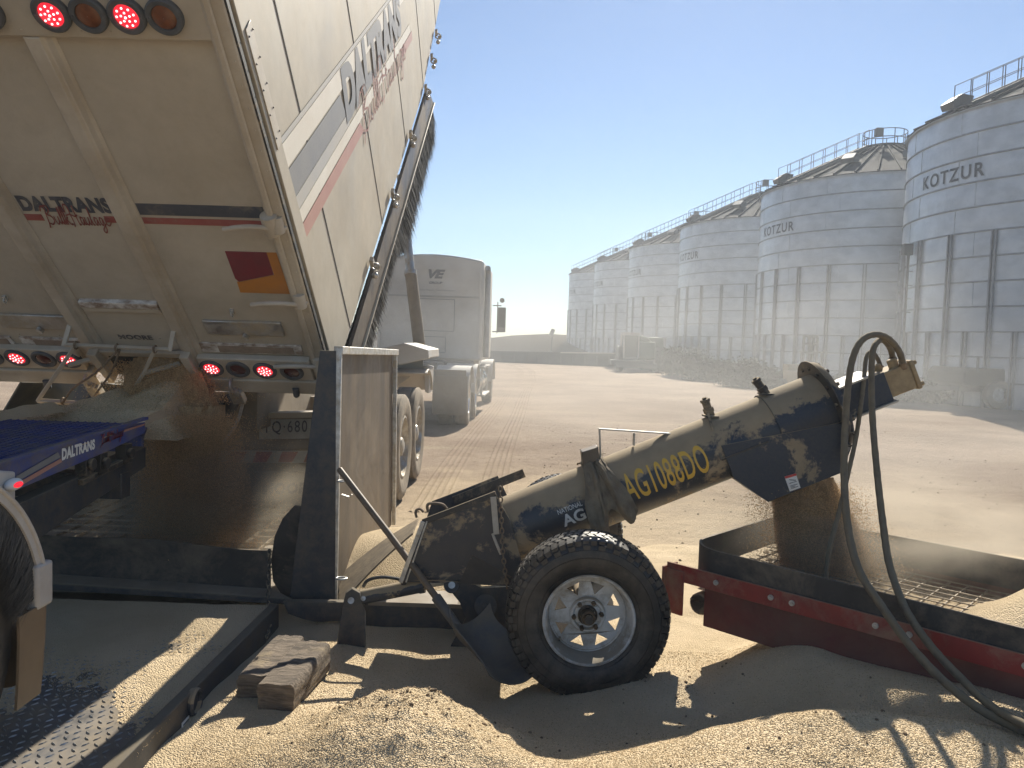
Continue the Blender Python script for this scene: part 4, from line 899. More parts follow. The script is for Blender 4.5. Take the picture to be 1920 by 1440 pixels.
# ------------------------------------------------------------------ drive-over grain hopper with steel wings
dh = thing("drive_over_hopper", "navy steel drive-over grain hopper with rubber skirts and an upright wing panel", "hopper", (-2.2, 5.2, 0))
def dp(b, name, m, parent=dh, **k): return b.build(name, m, parent, **k)
b = MB(); YW0 = 4.28
b.prism([PY(600, 657, YW0), PY(630, 658, YW0), PY(628, 1131, YW0), PY(542, 1128, YW0)], (0, .03, 0)); dp(b, "wing_fin", 'navy', bevel=.003)
b = MB(); xw = -.985; b.prism([(xw, 4.315, 1.59), (xw+.01, 6.25, 1.55), (xw+.03, 6.25, .14), (xw, 4.315, .16)], (-.006, 0, 0)); wp = dp(b, "wing_panel", 'steelpan')
b = MB(); b.bar((xw+.012, 4.30, 1.60), (xw+.012, 4.30, .15), .035, .03, (0, 1, 0)); b.bar((xw+.012, 4.285, 1.598), (xw+.03, 6.27, 1.558), .05, .045, (0, 0, 1)); b.bar((xw+.03, 6.25, 1.55), (xw+.05, 6.25, .14), .03, .03, (0, 1, 0)); dp(b, "panel_edging", 'galv', wp, bevel=.004)
for z in (.865, .31):
    b = MB(); b.ring((xw+.055, 4.28, z), (0, 0, 1), .022, .0055, 18, 8, 1.35, (1, 0, 0)); dp(b, "eyelet", 'galv', wp)
b = MB(); b.bar(PY(634, 925, 4.5), PY(655, 932, 4.5), .02, .006, (0, 0, 1)); b.bar(PY(655, 932, 4.5), PY(660, 927, 4.5), .02, .006, (0, 0, 1)); dp(b, "catch_plate", 'galv', wp)
# front skirt, ledge, base rails
b = MB(); b.sheet(lambda u, v: PY(30+478*u, 995+35*u+3*math.sin(u*9)+(76+3*math.sin(u*5)*v)*v, 4.36), 40, 6, .012, (0, 1, 0)); dp(b, "front_skirt", 'rubber')
q1 = [PY(60, 1073, 4.35), PY(512, 1104, 4.35)]; q2 = [PY(60, 1090, 4.24), PY(545, 1122, 4.24)]
b = MB(); b.add([q1[0], q1[1], q2[1], q2[0], q1[0]-Vector((0, 0, .02)), q1[1]-Vector((0, 0, .02)), q2[1]-Vector((0, 0, .02)), q2[0]-Vector((0, 0, .02))], [(0, 1, 2, 3), (7, 6, 5, 4), (0, 4, 5, 1), (1, 5, 6, 2), (2, 6, 7, 3), (3, 7, 4, 0)]); dp(b, "dusty_ledge", 'grime')
b = MB(); b.prism([PY(55, 1092, 4.23), PY(545, 1124, 4.23), PY(545, 1134, 4.23), PY(55, 1104, 4.23)], (0, .04, 0)); dp(b, "front_rail", 'navy', bevel=.003)
b = MB(); c_ = PY(545, 1030, 4.42); 
b.prism([PY(552, 948, 4.42), PY(530, 972, 4.42), PY(515, 1005, 4.42), PY(508, 1050, 4.42), PY(512, 1090, 4.42), PY(530, 1118, 4.42), PY(560, 1120, 4.42), PY(565, 950, 4.42)], (0, .02, 0)); dp(b, "end_flap", 'rubber')
b = MB(); b.sheet(lambda u, v: Vector((-1.03-.02*math.sin(v*3), 4.45+1.7*u, .2+v*(.42+.1*math.sin(u*math.pi)))), 16, 6, .012); dp(b, "side_skirt", 'rubber')
b = MB(); b.sheet(lambda u, v: Vector((-4.2+3.1*u, 6.30+.02*math.sin(u*7), .12+.42*v)), 16, 4, .012); dp(b, "back_skirt", 'rubber')
b = MB(); b.box((-2.6, 5.35, .14), (3.1, 1.85, .02)); dp(b, "pit_floor", 'grime')
b = MB()
for i in range(22): x = -4.1+i*.14; b.bar((x, 4.42, .30), (x, 6.2, .30), .006, .02)
for j in range(11): y = 4.45+j*.165; b.bar((-4.1, y, .31), (-1.06, y, .31), .006, .012)
dp(b, "mesh_grate", 'grid', smooth=False)
def curved_flap(pts, Y, name, m, d=.18):
    P = [PY(x, y, Y) for x, y in pts]; b = MB(); b.prism(P, (0, .015, 0)); return dp(b, name, m)
def bent(xa, xb, ytop, ybot, Y0, bow):
    b = MB(); 
    def fn(u, v):
        px = xa[0]*(1-v)+xa[1]*v+(xb[0]*(1-v)+xb[1]*v-(xa[0]*(1-v)+xa[1]*v))*u; py = (ytop[0]*(1-u)+ytop[1]*u)*(1-v)+(ybot(u))*v
        return PY(px, py, Y0+bow*math.sin(math.pi*u))
    b.sheet(fn, 18, 10, .012); return b
dp(bent((38, -20), (158, 122), (715, 719), lambda u: 812-8*u, 5.6, .25), "curved_flap", 'rubberdust')
dp(bent((156, 110), (232, 160), (715, 720), lambda u: 806-16*u, 5.5, -.15), "curved_flap", 'rubber')
dp(bent((362, 395), (457, 425), (742, 738), lambda u: 838-25*u, 5.55, .22), "curved_flap", 'rubber')
b = MB(); P = spline([PY(457, 739, 5.55), PY(452, 770, 5.53), (PY(440, 800, 5.5)), PY(418, 828, 5.45)], 5)
for i in range(len(P)-1): b.bar(P[i], P[i+1], .018, .018, (0, 1, 0))
dp(b, "flap_edging", 'galv')
chain([PY(505, 1035, 4.32), PY(503, 1080, 4.28), PY(503, 1130, 4.22), PY(507, 1165, 4.1), PY(500, 1195, 3.98)], "chain", 'black', dh, .016, .0045)
# chute cover under a film of grain, between wing and auger inlet
b = MB(); cq = [PY(636, 1082, 4.62), PY(785, 975, 4.75), PY(775, 1002, 4.45), PY(640, 1135, 4.25)]
b.sheet(lambda u, v: (cq[0]*(1-u)+cq[1]*u)*(1-v)+(cq[3]*(1-u)+cq[2]*u)*v+Vector((0, 0, .02*math.sin(u*math.pi))), 16, 8, .01); dp(b, "chute_cover", 'rag')

# tread plate ramp in front of the hopper
rp = thing("tread_plate_ramp", "steel tread plate ramp under a film of grain, with a dark side rail", "ramp", (-2.2, 3.0, 0))
ra = PY(512, 1134, 4.20); rb = PZ(200, 1440, .14); rb = ra+(rb-ra)*1.35
XRR = lambda y: ra.x+(rb.x-ra.x)*(ra.y-y)/(ra.y-rb.y); ZRR = lambda y: (ra.z-.0)+(.12-ra.z)*min(1, (ra.y-y)/(ra.y-2.15))
b = MB(); b.grid(lambda u, v: Vector((-4.6+(XRR(4.20-2.3*v)+4.6-.01)*u, 4.20-2.3*v, ZRR(4.20-2.3*v)-.012)), 2, 12)
rps = b.build("ramp_plate", 'tread', rp)
b = MB(); pit = .040; rows = int(2.0/pit); 
for j in range(rows):
    y = 4.15-j*pit
    for i in range(62):
        x = XRR(y)-.06-i*pit-(pit/2 if j % 2 else 0)
        if x < -3.1: continue
        a = R_(52) if (i+j) % 2 else R_(-38)
        d = Vector((math.cos(a), math.sin(a), 0))*.0165; n = Vector((-d.y, d.x, 0)).normalized()*.0042; z = ZRR(y)-.012; c = Vector((x, y, z)); dz = -(ZRR(y)-ZRR(y+.01))/-.01*0
        up = Vector((0, 0, .0045)); b.add([c-d, c+n, c+d, c-n, c-d*.62+up, c+n*.45+up, c+d*.62+up, c-n*.45+up], [(0, 3, 7, 4), (3, 2, 6, 7), (2, 1, 5, 6), (1, 0, 4, 5), (4, 7, 6, 5)])
b.build("raised_tread", 'treadb', rps, smooth=False)
b = MB(); ra2 = Vector((ra.x, ra.y, ra.z)); P4 = []
rr = MB(); y0, y1 = 4.19, 1.9
rr.prism([(XRR(y0)-.012, y0, ZRR(y0)+.012), (XRR(y1)-.012, y1, ZRR(y1)+.012), (XRR(y1)-.012, y1, ZRR(y1)-.16), (XRR(y0)-.012, y0, ZRR(y0)-.13)], (.05, 0, 0))
rl = rr.build("side_rail", 'navy', rp, bevel=.006)
c = PX(366, 1316, XRR(3.1)+.05); c = Vector((XRR(c.y)+.045, c.y, c.z))
b = MB(); b.lathe([(.03, -.02), (.055, -.02), (.058, .004), (.052, .014), (.044, .012), (.040, -.004), (.0, -.006)], c, (1, 0, 0), 32); b.build("pipe_end", 'navyh', rl)
b = MB(); c2 = PX(343, 1365, XRR(2.9)+.042); c2 = Vector((XRR(c2.y)+.0405, c2.y, c2.z)); b.box(tuple(c2), (.003, .07, .075)); stk = b.build("label_plate", 'white', rl, smooth=False)
b = MB()
for k in range(5): b.box((c2.x+.0022, c2.y, c2.z+.025-k*.012), (.001, .05, .005))
b.build("label_lines", 'ink', stk, smooth=False)
def film(x, y): return .011*noise.noise(Vector((x*2.0, y*2.0, 4)))+.004*noise.noise(Vector((x*9, y*9, 1)))+.010*(y-3.30)+.0025+.008*(x+1.9)*0+.0015*noise.noise(Vector((x*40, y*40, 1)))
b = MB(); b.grid(lambda u, v: (lambda y: (lambda x: Vector((x, y, ZRR(y)-.012+min(.012, film(x, y)))))(-3.0+(XRR(y)+3.0-.013)*u))(4.19-1.9*v), 260, 260)
o = b.build("grain_film", 'grainheap'); tag(o, "film of wheat and dust lying over the upper part of the tread plate ramp", "spilled grain", kind='stuff')
o = scatter(26000, (-2.5, -1.32), (2.4, 4.15), .0022, .0036, "ramp_grain", 'grain', dens=lambda x, y: max(0, min(1, .12+.9*noise.noise(Vector((x*2.2, y*2.2, 4)))+.55*(y-3.1))), zf=lambda x, y: ZRR(y)-.010)
tag(o, "loose kernels scattered over the steel tread plate", "loose grain", kind='stuff')

# ------------------------------------------------------------------ red receiving hopper on the right
rh = thing("receiving_hopper", "red steel grain hopper with tall black rubber skirt, half full beneath the falling wheat", "hopper", (1.9, 3.7, 0))
DD = Vector((1.0, -.98, 0)).normalized(); NN = Vector((DD.y*-1, DD.x, 0)).normalized(); NN = NN if NN.y > 0 else -NN
HC = Vector((.90, 3.80, 0))         # near left corner
def hq(l, wdt, z): return HC+DD*l+NN*wdt+Vector((0, 0, z))
HL, HW = 3.3, 1.06
def loop(z0, inset=0.0, r=.16, n=7, L=HL):
    P = []
    for cx, cy, a0 in ((r, r, 180), (L-r, r, 270), (L-r, HW-r, 0), (r, HW-r, 90)):
        for k in range(n+1):
            a = R_(a0+90*k/n); P.append((cx+math.cos(a)*(r-inset), cy+math.sin(a)*(r-inset)))
    return P
lp = loop(0); lpi = loop(0, .012); n = len(lp)
b = MB(); zt = lambda l, wv: .70-.012*math.sin(l*4)-.03*max(0, l-1.6)*(1 if wv < .3 else 0)
for (l, wv), (li, wi) in zip(lp, lpi): pass
vs = [hq(l, wv, zt(l, wv)) for l, wv in lp]+[hq(l, wv, zt(l, wv)) for l, wv in lpi]+[hq(l, wv, .54) for l, wv in lpi]+[hq(l, wv, .54) for l, wv in lp]; fs = []
for r0 in range(4):
    for i in range(n): j = (i+1) % n; fs.append((r0*n+i, r0*n+j, ((r0+1) % 4)*n+j, ((r0+1) % 4)*n+i))
b.add(vs, fs); b.build("rubber_skirt", 'rubber', rh)
def panel(l0, l1, w0, zA, zB, name, m, dz=0.0, th=.012):
    b = MB(); b.prism([hq(l0, w0, zA), hq(l1, w0, zA-dz), hq(l1, w0, zB-dz), hq(l0, w0, zB)], -NN*th); return b.build(name, m, rh, bevel=.002)
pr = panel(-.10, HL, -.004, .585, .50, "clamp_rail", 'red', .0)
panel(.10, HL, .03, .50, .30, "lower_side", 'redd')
b = MB(); b.prism([hq(-.12, -.03, .56), hq(-.12, .10, .56), hq(-.12, .10, .33), hq(-.12, -.03, .33)], DD*.012); b.prism([hq(-.10, -.02, .555), hq(.0, -.02, .555), hq(.0, -.02, .33), hq(-.10, -.02, .33)], NN*.012); b.build("end_plate", 'red', rh, bevel=.002)
b = MB(); b.box(tuple(hq(.10, .2, .38)), (.14, .2, .2)); b.cyl(hq(.07, .02, .40), hq(.07, .3, .40), .055, 16); b.build("roller_end", 'black', rh, bevel=.01)
b = MB(); b.box((0, 0, 0), (0, 0, 0)) if False else None
for l in (.18, .46, .56, .92, 1.05, 1.45, 1.9, 2.1, 2.6):
    q_ = hq(l, -.016, .545); b.cyl(q_, q_-NN*.008, .013, 12); b.cyl(q_-NN*.008, q_-NN*.014, .008, 6)
b.build("rail_bolts", 'galv', pr)
b = MB()
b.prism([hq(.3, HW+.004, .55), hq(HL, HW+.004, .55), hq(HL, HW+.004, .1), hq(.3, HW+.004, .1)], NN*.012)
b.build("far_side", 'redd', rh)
b = MB(); b.prism([hq(.02, .02, .42), hq(HL-.02, .02, .42), hq(HL-.02, HW-.02, .42), hq(.02, HW-.02, .42)], (0, 0, -.01)); b.build("hopper_floor", 'grime', rh)
b = MB()
for i in range(38): l = .08+i*.085; b.bar(hq(l, .05, .522), hq(l, HW-.05, .522), .005, .010)
for j in range(12): wq = .08+j*.082; b.bar(hq(.05, wq, .53), hq(HL-.05, wq, .53), .005, .006)
b.build("mesh_grate", 'grid', rh, smooth=False)
# grain piled in the hopper
def pile(l, wq): return .47+.09*math.exp(-((l-.45)**2/.06+(wq-.76)**2/.05))+.30*math.exp(-((l-1.52)**2/.10+(wq-.55)**2/.18))+.12*math.exp(-((l-2.4)**2/.3+(wq-.55)**2/.2))-.0+.006*noise.noise(Vector((l*9, wq*9, 0)))
b = MB(); b.grid(lambda u, v: hq(.03+(HL-.06)*u, .03+(HW-.06)*v, pile(.03+(HL-.06)*u, .03+(HW-.06)*v)), 150, 50)
o = b.build("grain_pile", 'grainheap'); tag(o, "wheat piled up inside the red hopper", "grain pile", kind='stuff')

# ------------------------------------------------------------------ falling grain
def pour(n, a, b_, r0, r1, name, label, sag=.0, smin=.003, smax=.0052, edge=.9, w0=(1, 1), ctr=.0, M_='graind', core=.8):
    t = rng.random(n)**.9; a = np.array(a); b2 = np.array(b_)
    ang = rng.random(n)*2*math.pi; rad = rng.random(n)**core
    strag = rng.random(n) < .2; rad[strag] *= 1.0+rng.random(strag.sum())*edge
    R = (r0+(r1-r0)*t)*rad
    cl = np.array([noise.noise(Vector((math.cos(x)*1.5, math.sin(x)*1.5, y*5))) for x, y in zip(ang[:1], t[:1])])
    P = a[None]+(b2-a)[None]*t[:, None]; P[:, 0] += np.cos(ang)*R*w0[0]; P[:, 1] += np.sin(ang)*R*w0[1]; P[:, 2] += rng.normal(0, .01, n)
    D = rng.normal(size=(n, 3)); S = rng.uniform(smin, smax, n)
    o = octas(P, D, S, name, M_); return tag(o, label, "falling grain", kind='stuff')
pa = (vp(1508, 918, YA)); pb = hq(.80, .64, .50)
pour(230000, (1.585, YA, .97), (1.75, 4.06, .46), .175, .27, "falling_grain", "curtain of wheat falling from the auger spout into the red hopper", w0=(1, .85))
ga = W(-1.15, -.03, .10); gb = Vector((-2.12, 4.72, .34))
pour(30000, tuple(ga+Vector((.05, -.02, .0))), tuple(Vector((-2.22, 5.04, 1.22))), .24, .34, "falling_grain", "wheat spilling from the trailer's chute onto the blue deck", w0=(1.1, .6), smin=.0035, smax=.005)
pour(130000, (-2.02, 4.86, 1.16), (-1.98, 4.84, .30), .26, .38, "falling_grain", "wheat cascading off the end of the blue deck into the hopper pit", w0=(1.1, .6), smin=.0032, smax=.0046, edge=1.3)
def stream(a, c, r0, r1, name, label, wx=1, wy=1):
    b = MB(); a = Vector(a); c = Vector(c)
    def fn(u, v):
        th = 2*math.pi*u; r = (r0+(r1-r0)*v)*(1+.22*noise.noise(Vector((math.cos(th)*2.5, math.sin(th)*2.5, v*2.2)))+.12*noise.noise(Vector((math.cos(th)*9, math.sin(th)*9, v*5)))); p = a.lerp(c, v)
        return p+Vector((math.cos(th)*r*wx, math.sin(th)*r*wy, .012*noise.noise(Vector((math.cos(th)*12, math.sin(th)*12, v*30)))))
    b.grid(fn, 90, 60); o = b.build(name, 'stream'); return tag(o, label, "falling grain", kind='stuff')
stream((1.585, YA, 1.0), (1.74, 4.07, .45), .145, .20, "grain_stream", "dense core of the wheat stream between the auger spout and the red hopper", 1, .85)
stream((-2.12, 5.0, 1.20), (-2.05, 4.95, .55), .22, .15, "grain_stream", "dense core of the wheat cascade below the end of the blue deck", 1.05, .6)
stream(tuple(ga+Vector((.05, .05, .1))), (-2.24, 5.02, 1.16), .16, .24, "grain_stream", "dense core of the wheat running out of the trailer chute", 1.3, .5)
# the mound that has built up on the deck and against the tailgate
def dkp(u, v):
    x = -3.28+1.27*u; y = 4.62+.95*v
    k = lambda cx, cy, h, sl: h-math.hypot(x-cx, (y-cy)*1.1)*sl
    h = max(k(-2.22, 5.06, .30, .52), k(-2.55, 5.0, .20, .42), .02)
    h += .02*math.exp(-((x+2.9)**2/.2+(y-4.95)**2/.05)) + .012*noise.noise(Vector((x*10, y*10, 0)))
    edge = min(1, min(u, 1-u, v, 1-v)*9); return Vector((x+.015*noise.noise(Vector((x*8, y*8, 5))), y+.02*noise.noise(Vector((x*7, y*7, 9))), 1.085+h*edge-.07*(1-edge)))
b = MB(); b.grid(dkp, 90, 60); o = b.build("deck_grain", 'grainheap'); tag(o, "mound of wheat heaped under the trailer chute at the end of the blue deck", "grain pile", kind='stuff')
n_ = 26000; PP_ = []
while len(PP_) < n_:
    u, v = random.random(), random.random(); p = dkp(u, v); PP_.append((p.x, p.y, p.z+.002))
o = octas(np.array(PP_), rng.normal(size=(n_, 3)), rng.uniform(.004, .006, n_), "loose_grain", 'grain'); tag(o, "loose kernels lying on the wheat mound under the trailer chute", "loose grain", kind='stuff')

# ------------------------------------------------------------------ neighbouring trailer, left: blue deck, mudguard, wheel
lt = thing("lead_trailer", "neighbouring trailer at the left edge with blue mesh deck and warm grey mudguard", "trailer", (-2.6, 2.6, 0))
XB = -2.06
b = MB(); A_ = PX(-40, 881, XB); B_ = PX(272, 784, XB); A2 = PX(-40, 950, XB); B2 = PX(272, 812, XB)
b.prism([A_, B_, B2, PX(205, 845, XB), A2], (-.03, 0, 0)); sd = b.build("deck_side", 'blue', lt, bevel=.003)
b = MB(); b.bar(A_+Vector((.004, 0, 0)), B_+Vector((.004, 0, 0)), .03, .014, (0, 0, 1)); b.build("deck_edge", 'blue', sd)
def on_side(px, py, off=.004): return PX(px, py, XB+off)
for pts, m in (([(30, 893), (108, 848), (112, 857), (31, 903)], 'sgrey'), ([(32, 906), (113, 860), (116, 866), (33, 914)], 'sred'), ([(228, 795), (272, 789), (272, 791), (228, 798)], 'swhite'), ([(232, 806), (272, 794), (272, 797), (232, 810)], 'sred')):
    b = MB(); b.prism([on_side(x, y) for x, y in pts], (.002, 0, 0)); b.build("stripe", m, sd, smooth=False)
t0, t1, t2 = on_side(116, 864), on_side(178, 842), on_side(116, 841)
lettering('DAL', lambda x, y: t0+(t1-t0)*x+(t2-t0)*y*(1-.1*x), 'white', sd)
t3, t4, t5 = on_side(190, 833), on_side(232, 816), on_side(190, 810)
script(lambda x, y: t3+(t4-t3)*x+(t5-t3)*y, 'stred', sd, .22)
b = MB(); zt_ = lambda y: A_.z+(B_.z-A_.z)*(y-A_.y)/(B_.y-A_.y)-.015
b.grid(lambda u, v: Vector((XB-.03-1.15*u, A_.y+(B_.y-A_.y)*v, zt_(A_.y+(B_.y-A_.y)*v)-.03)), 4, 6); dk = b.build("deck_mesh", 'bluem', lt)
b = MB(); b.box((-2.72, 5.05, 1.06), (1.0, .92, .05)); b.box((-2.72, 4.62, 1.0), (1.0, .04, .12)); b.build("deck_end", 'blue', lt, bevel=.004)
b = MB()
yy = A_.y
while yy < B_.y:
    b.bar((XB-.03, yy, zt_(yy)-.022), (XB-1.18, yy+.0, zt_(yy)-.022), .007, .012); yy += .028
for i in range(28): x = XB-.04-i*.042; b.bar((x, A_.y, zt_(A_.y)-.018), (x, B_.y, zt_(B_.y)-.018), .006, .010)
b.build("mesh_bars", 'blue', dk, smooth=False)
b = MB(); b.prism([(XB-1.2, A_.y, zt_(A_.y)+.01), (XB-1.2, B_.y, zt_(B_.y)+.01), (XB-1.2, B_.y, zt_(B_.y)-.15), (XB-1.2, A_.y, zt_(A_.y)-.25)], (-.03, 0, 0)); b.build("far_side", 'blue', lt)
b = MB(); b.prism([(XB-.06, 3.2, .9), (XB-.06, 4.45, 1.0), (XB-.06, 4.45, .88), (XB-.06, 3.2, .68)], (-.08, 0, 0)); b.prism([(XB-1.1, 1.6, .95), (XB-1.1, 4.5, 1.05), (XB-1.1, 4.5, .85), (XB-1.1, 1.6, .7)], (-.08, 0, 0)); b.box((XB-.6, 4.2, .82), (1.1, .1, .14)); b.box((XB-.6, 1.9, .75), (1.1, .12, .14)); b.build("chassis_rail", 'navy', lt, bevel=.005)
b = MB()
for px, py in ((158, 870), (185, 868), (232, 850)): 
    q_ = PX(px, py, XB-.05); b.box(tuple(q_), (.06, .07, .11)); b.cyl(q_+Vector((.03, 0, 0)), q_+Vector((.05, 0, 0)), .03, 12)
b.bar(PX(150, 905, XB-.05), PX(240, 860, XB-.05), .03, .03); b.build("undergear", 'black', lt, bevel=.004)
def ridge(x0, y0, x1, y1, hgt, wdt, label):
    b = MB(); a = Vector((x0, y0, zt_(y0)-.02)); c = Vector((x1, y1, zt_(y1)-.02)); d = (c-a); nrm = Vector((-d.y, d.x, 0)).normalized()
    b.grid(lambda u, v: a+d*u+nrm*wdt*(v-.5)*2*(.6+.5*u+.2*noise.noise(Vector((u*9, 1, v*2))))+Vector((0, 0, hgt*(1-abs(v-.5)*2)**.8*(.6+.5*u+.35*noise.noise(Vector((u*14, 3, 0)))))), 80, 10)
    o = b.build("grain_ridge", 'grainheap'); return tag(o, label, "grain ridge", kind='stuff')
ridge(XB-.02, 3.65, XB-.04, 4.6, .035, .035, "thin ridge of wheat on the near edge of the blue deck")
ridge(XB-1.2, 2.9, XB-.75, 4.7, .05, .08, "long ridge of wheat along the far edge of the blue deck")
# mudguard, brush, wheel, flap, marker lamp bracket
XG = -1.75; gc = Vector((0, 2.25, .60)); GR = .62
tyre_pair((XG-.17, gc.y, gc.z), .50, .30, lt, 'tyre', 'chrome', 72); tyre_pair((XG-.5, gc.y, gc.z), .50, .28, lt, 'tyre', 'chrome', 64)
def arcp(a, r, x): return Vector((x, gc.y+math.cos(R_(a))*r, gc.z+math.sin(R_(a))*r))
b = MB(); b.sheet(lambda u, v: arcp(10+160*u, GR, XG-.62*v), 40, 3, .012); gd = b.build("mudguard", 'guard', lt)
b = MB(); P = [arcp(8+164*k/40, GR-.022, XG+.004) for k in range(41)]; Q = [arcp(8+164*k/40, GR+.014, XG+.004) for k in range(41)]
for k in range(40): b.prism([P[k], P[k+1], Q[k+1], Q[k]], (-.014, 0, 0))
b.tube([arcp(8+164*k/40, GR+.012, XG+.004) for k in range(41)], .009, 8); b.build("guard_rim", 'guard', gd)
n = 15000; av = rng.random(n)*162+8; rr_ = GR-.022; Ls = .13+.05*rng.random(n)+.05*np.clip((40-av)/30, 0, 1)
P0 = np.stack([XG-.004-rng.random(n)*.02, gc.y+np.cos(np.radians(av))*rr_, gc.z+np.sin(np.radians(av))*rr_], 1)
ab = np.radians(av+rng.normal(0, 7, n)+8); dv = np.stack([rng.normal(0, .10, n), -np.cos(ab), -np.sin(ab)], 1); tp = P0+dv*Ls[:, None]
tw = np.stack([np.zeros(n), -np.sin(ab), np.cos(ab)], 1)*.0022
V = np.stack([P0-tw, P0+tw, tp], 1).reshape(-1, 3); me = bpy.data.meshes.new("guard_brush"); me.from_pydata(V.tolist(), [], [(3*i, 3*i+1, 3*i+2) for i in range(n)]); me.materials.append(M['bristle'])
o = bpy.data.objects.new("guard_brush", me); COL.objects.link(o); adopt(o, gd)
e = arcp(8, GR, XG)
b = MB(); b.box((XG-.01, e.y-.01, e.z+.02), (.05, .10, .17)); b.build("end_bracket", 'guard', gd, bevel=.012)
b = MB(); b.sheet(lambda u, v: Vector((XG-.02-.6*u, e.y+.0-.03*v*v, e.z-.02-.36*v+.07*(2*u-1)**6*v)), 14, 10, .012); b.build("front_flap", 'flap', gd)
b = MB(); b.sheet(lambda u, v: Vector((XG+.0-.004*v, e.y-.16+.16*u-.03*v*v+.02*(1-u)*v, e.z-.05-.34*v)), 8, 10, .010); b.build("side_flap", 'flap', gd)
b = MB(); LB = PX(15, 925, XG-.18); 
def lbx(px0, py0, px1, py1, Xo, th): 
    return MB().prism([PX(px0, py0, Xo), PX(px1, py0+4, Xo), PX(px1, py1, Xo), PX(px0, py1+6, Xo)], (-th, 0, 0))
lb = lbx(-30, 880, 30, 942, -1.80, .05).build("lamp_bracket", 'guard', lt, bevel=.008)
c = PX(19, 908, -1.80)+Vector((.012, 0, 0)); b = MB(); b.sphere(c, .036, 20, 12, (.6, 1.25, .62)); ml_ = b.build("marker_lamp", 'white', lb)
b = MB(); b.sphere(c+Vector((.012, 0, 0)), .022, 16, 10, (.7, 1.3, .55)); b.build("marker_lens", 'lampred', ml_)
b = MB(); b.bar(PX(35, 945, -1.82), PX(52, 1050, -1.82), .03, .012, (1, 0, 0)); b.build("bracket_strut", 'navy', lt)

# ------------------------------------------------------------------ prime mover ahead of the raised trailer
tk = thing("truck", "dusty white sleeper cab truck parked ahead of the raised trailer", "truck", (-1.8, 18, 0))
yk = R_(2.8); TO = Vector((-.70, 17, 0)); TR = Vector((math.cos(yk), -math.sin(yk), 0)); TF = Vector((math.sin(yk), math.cos(yk), 0))
TM = Matrix.Translation(TO) @ Matrix((TR, TF, Vector((0, 0, 1)))).transposed().to_4x4()
def tp_(b, name, m, parent=tk, **k): return b.build(name, m, parent, M4=TM, **k)
CW = 2.34; Z0, Z1 = 1.22, 3.42
P = [(-CW, Z0), (0, Z0), (0, Z1-.05), (-.03, Z1)]+[(-.03-(CW-.06)*t, Z1+.12*math.sin(math.pi*t)) for t in (.15, .3, .45, .6, .75, .9)]+[(-CW+.03, Z1), (-CW, Z1-.05)]
b = MB(); b.prism([(x, 0, z) for x, z in P], (0, 2.6, 0)); cab = tp_(b, "sleeper_cab", 'truckw', bevel=.04)
b = MB(); b.prism([(-CW+.1, 2.6, Z0), (-.1, 2.6, Z0), (-.1, 2.6, 2.2), (-.25, 2.6, 2.9), (-CW+.25, 2.6, 2.9), (-CW+.1, 2.6, 2.2)], (0, .35, 0)); b.box((-CW/2, 3.9, 1.45), (1.7, 1.9, .95)); tp_(b, "bonnet", 'truckw', bevel=.05)
b = MB()
for z in (2.62, 2.60): b.box((-CW/2, -.004, z), (CW-.1, .012, .008))
for x0, x1, z0, z1 in ((-1.55, -.62, 1.85, 2.55), (-1.30, -.80, 1.38, 1.72)):
    for z in (z0, z1): b.box(((x0+x1)/2, -.006, z), (x1-x0, .012, .014))
    for x in (x0, x1): b.box((x, -.006, (z0+z1)/2), (.014, .012, z1-z0-.014))
tp_(b, "panel_creases", 'sgrey', cab, smooth=False)
b = MB()
for x0, x1, z0, z1 in ((.003, .006, 1.5, 1.95), (.003, .006, 2.05, 2.7)):
    b.box((.006, .9, (z0+z1)/2), (.012, .55, z1-z0))
tp_(b, "side_window", 'glass', cab)
b = MB()
for x in (-CW+.06, -.06): b.tube([(x, -.05, 1.35), (x, -.05, 3.2)], .018, 8)
for z in (1.4, 2.3, 3.15):
    for x in (-CW+.06, -.06): b.box((x, -.025, z), (.03, .05, .03))
b.box((-.95, -.02, 1.95), (.10, .03, .05)); b.box((-1.05, -.012, 3.22), (.5, .02, .04)); tp_(b, "grab_rails", 'truckw', cab)
lettering('VE', lambda x, y: TM @ Vector((-1.22+.38*x, -.012, 3.00+.20*y)), 'logo', cab)
lettering('GROUP', lambda x, y: TM @ Vector((-1.20+.30*x, -.012, 2.88+.055*y)), 'logo', cab)
lettering('SLOG', lambda x, y: TM @ Vector((-1.40+.78*x, -.012, 2.72+.045*y)), 'sgrey', cab)
b = MB(); b.box((-1.32, -.02, 1.55), (.10, .03, .14)); tp_(b, "socket_plate", 'logo', cab)
b = MB(); b.cyl((.07, .35, 1.3), (.07, .35, 3.15), .065, 18); b.tube([(.07, .35, 3.15), (.07, .30, 3.24), (.07, .22, 3.28)], .065, 14); tp_(b, "exhaust_stack", 'siloring', tk)
b = MB(); b.bar((.05, 2.3, 2.55), (.27, 2.3, 2.55), .03, .03); b.bar((.05, 2.3, 1.9), (.27, 2.3, 1.9), .03, .03); b.bar((.17, 2.3, 1.85), (.17, 2.3, 2.65), .025, .025); b.box((.28, 2.3, 2.20), (.20, .10, .62)); mi = tp_(b, "wing_mirror", 'rail', tk, bevel=.03)
b = MB(); b.box((.28, 2.24, 2.25), (.16, .012, .48)); tp_(b, "mirror_glass", 'glass', mi)
b = MB(); b.cyl((.28, 2.2, 2.68), (.28, 2.32, 2.68), .06, 16); tp_(b, "marker_lamp", 'rail', mi)
b = MB(); 
for x in (-CW+.7, -.7): b.box((x, -1.5, .95), (.12, 6.5, .25))
b.box((-CW/2, -1.6, 1.15), (1.0, 1.0, .12)); b.box((-CW/2, -.3, 1.1), (CW-.3, .4, .25)); tp_(b, "chassis", 'rail', tk)
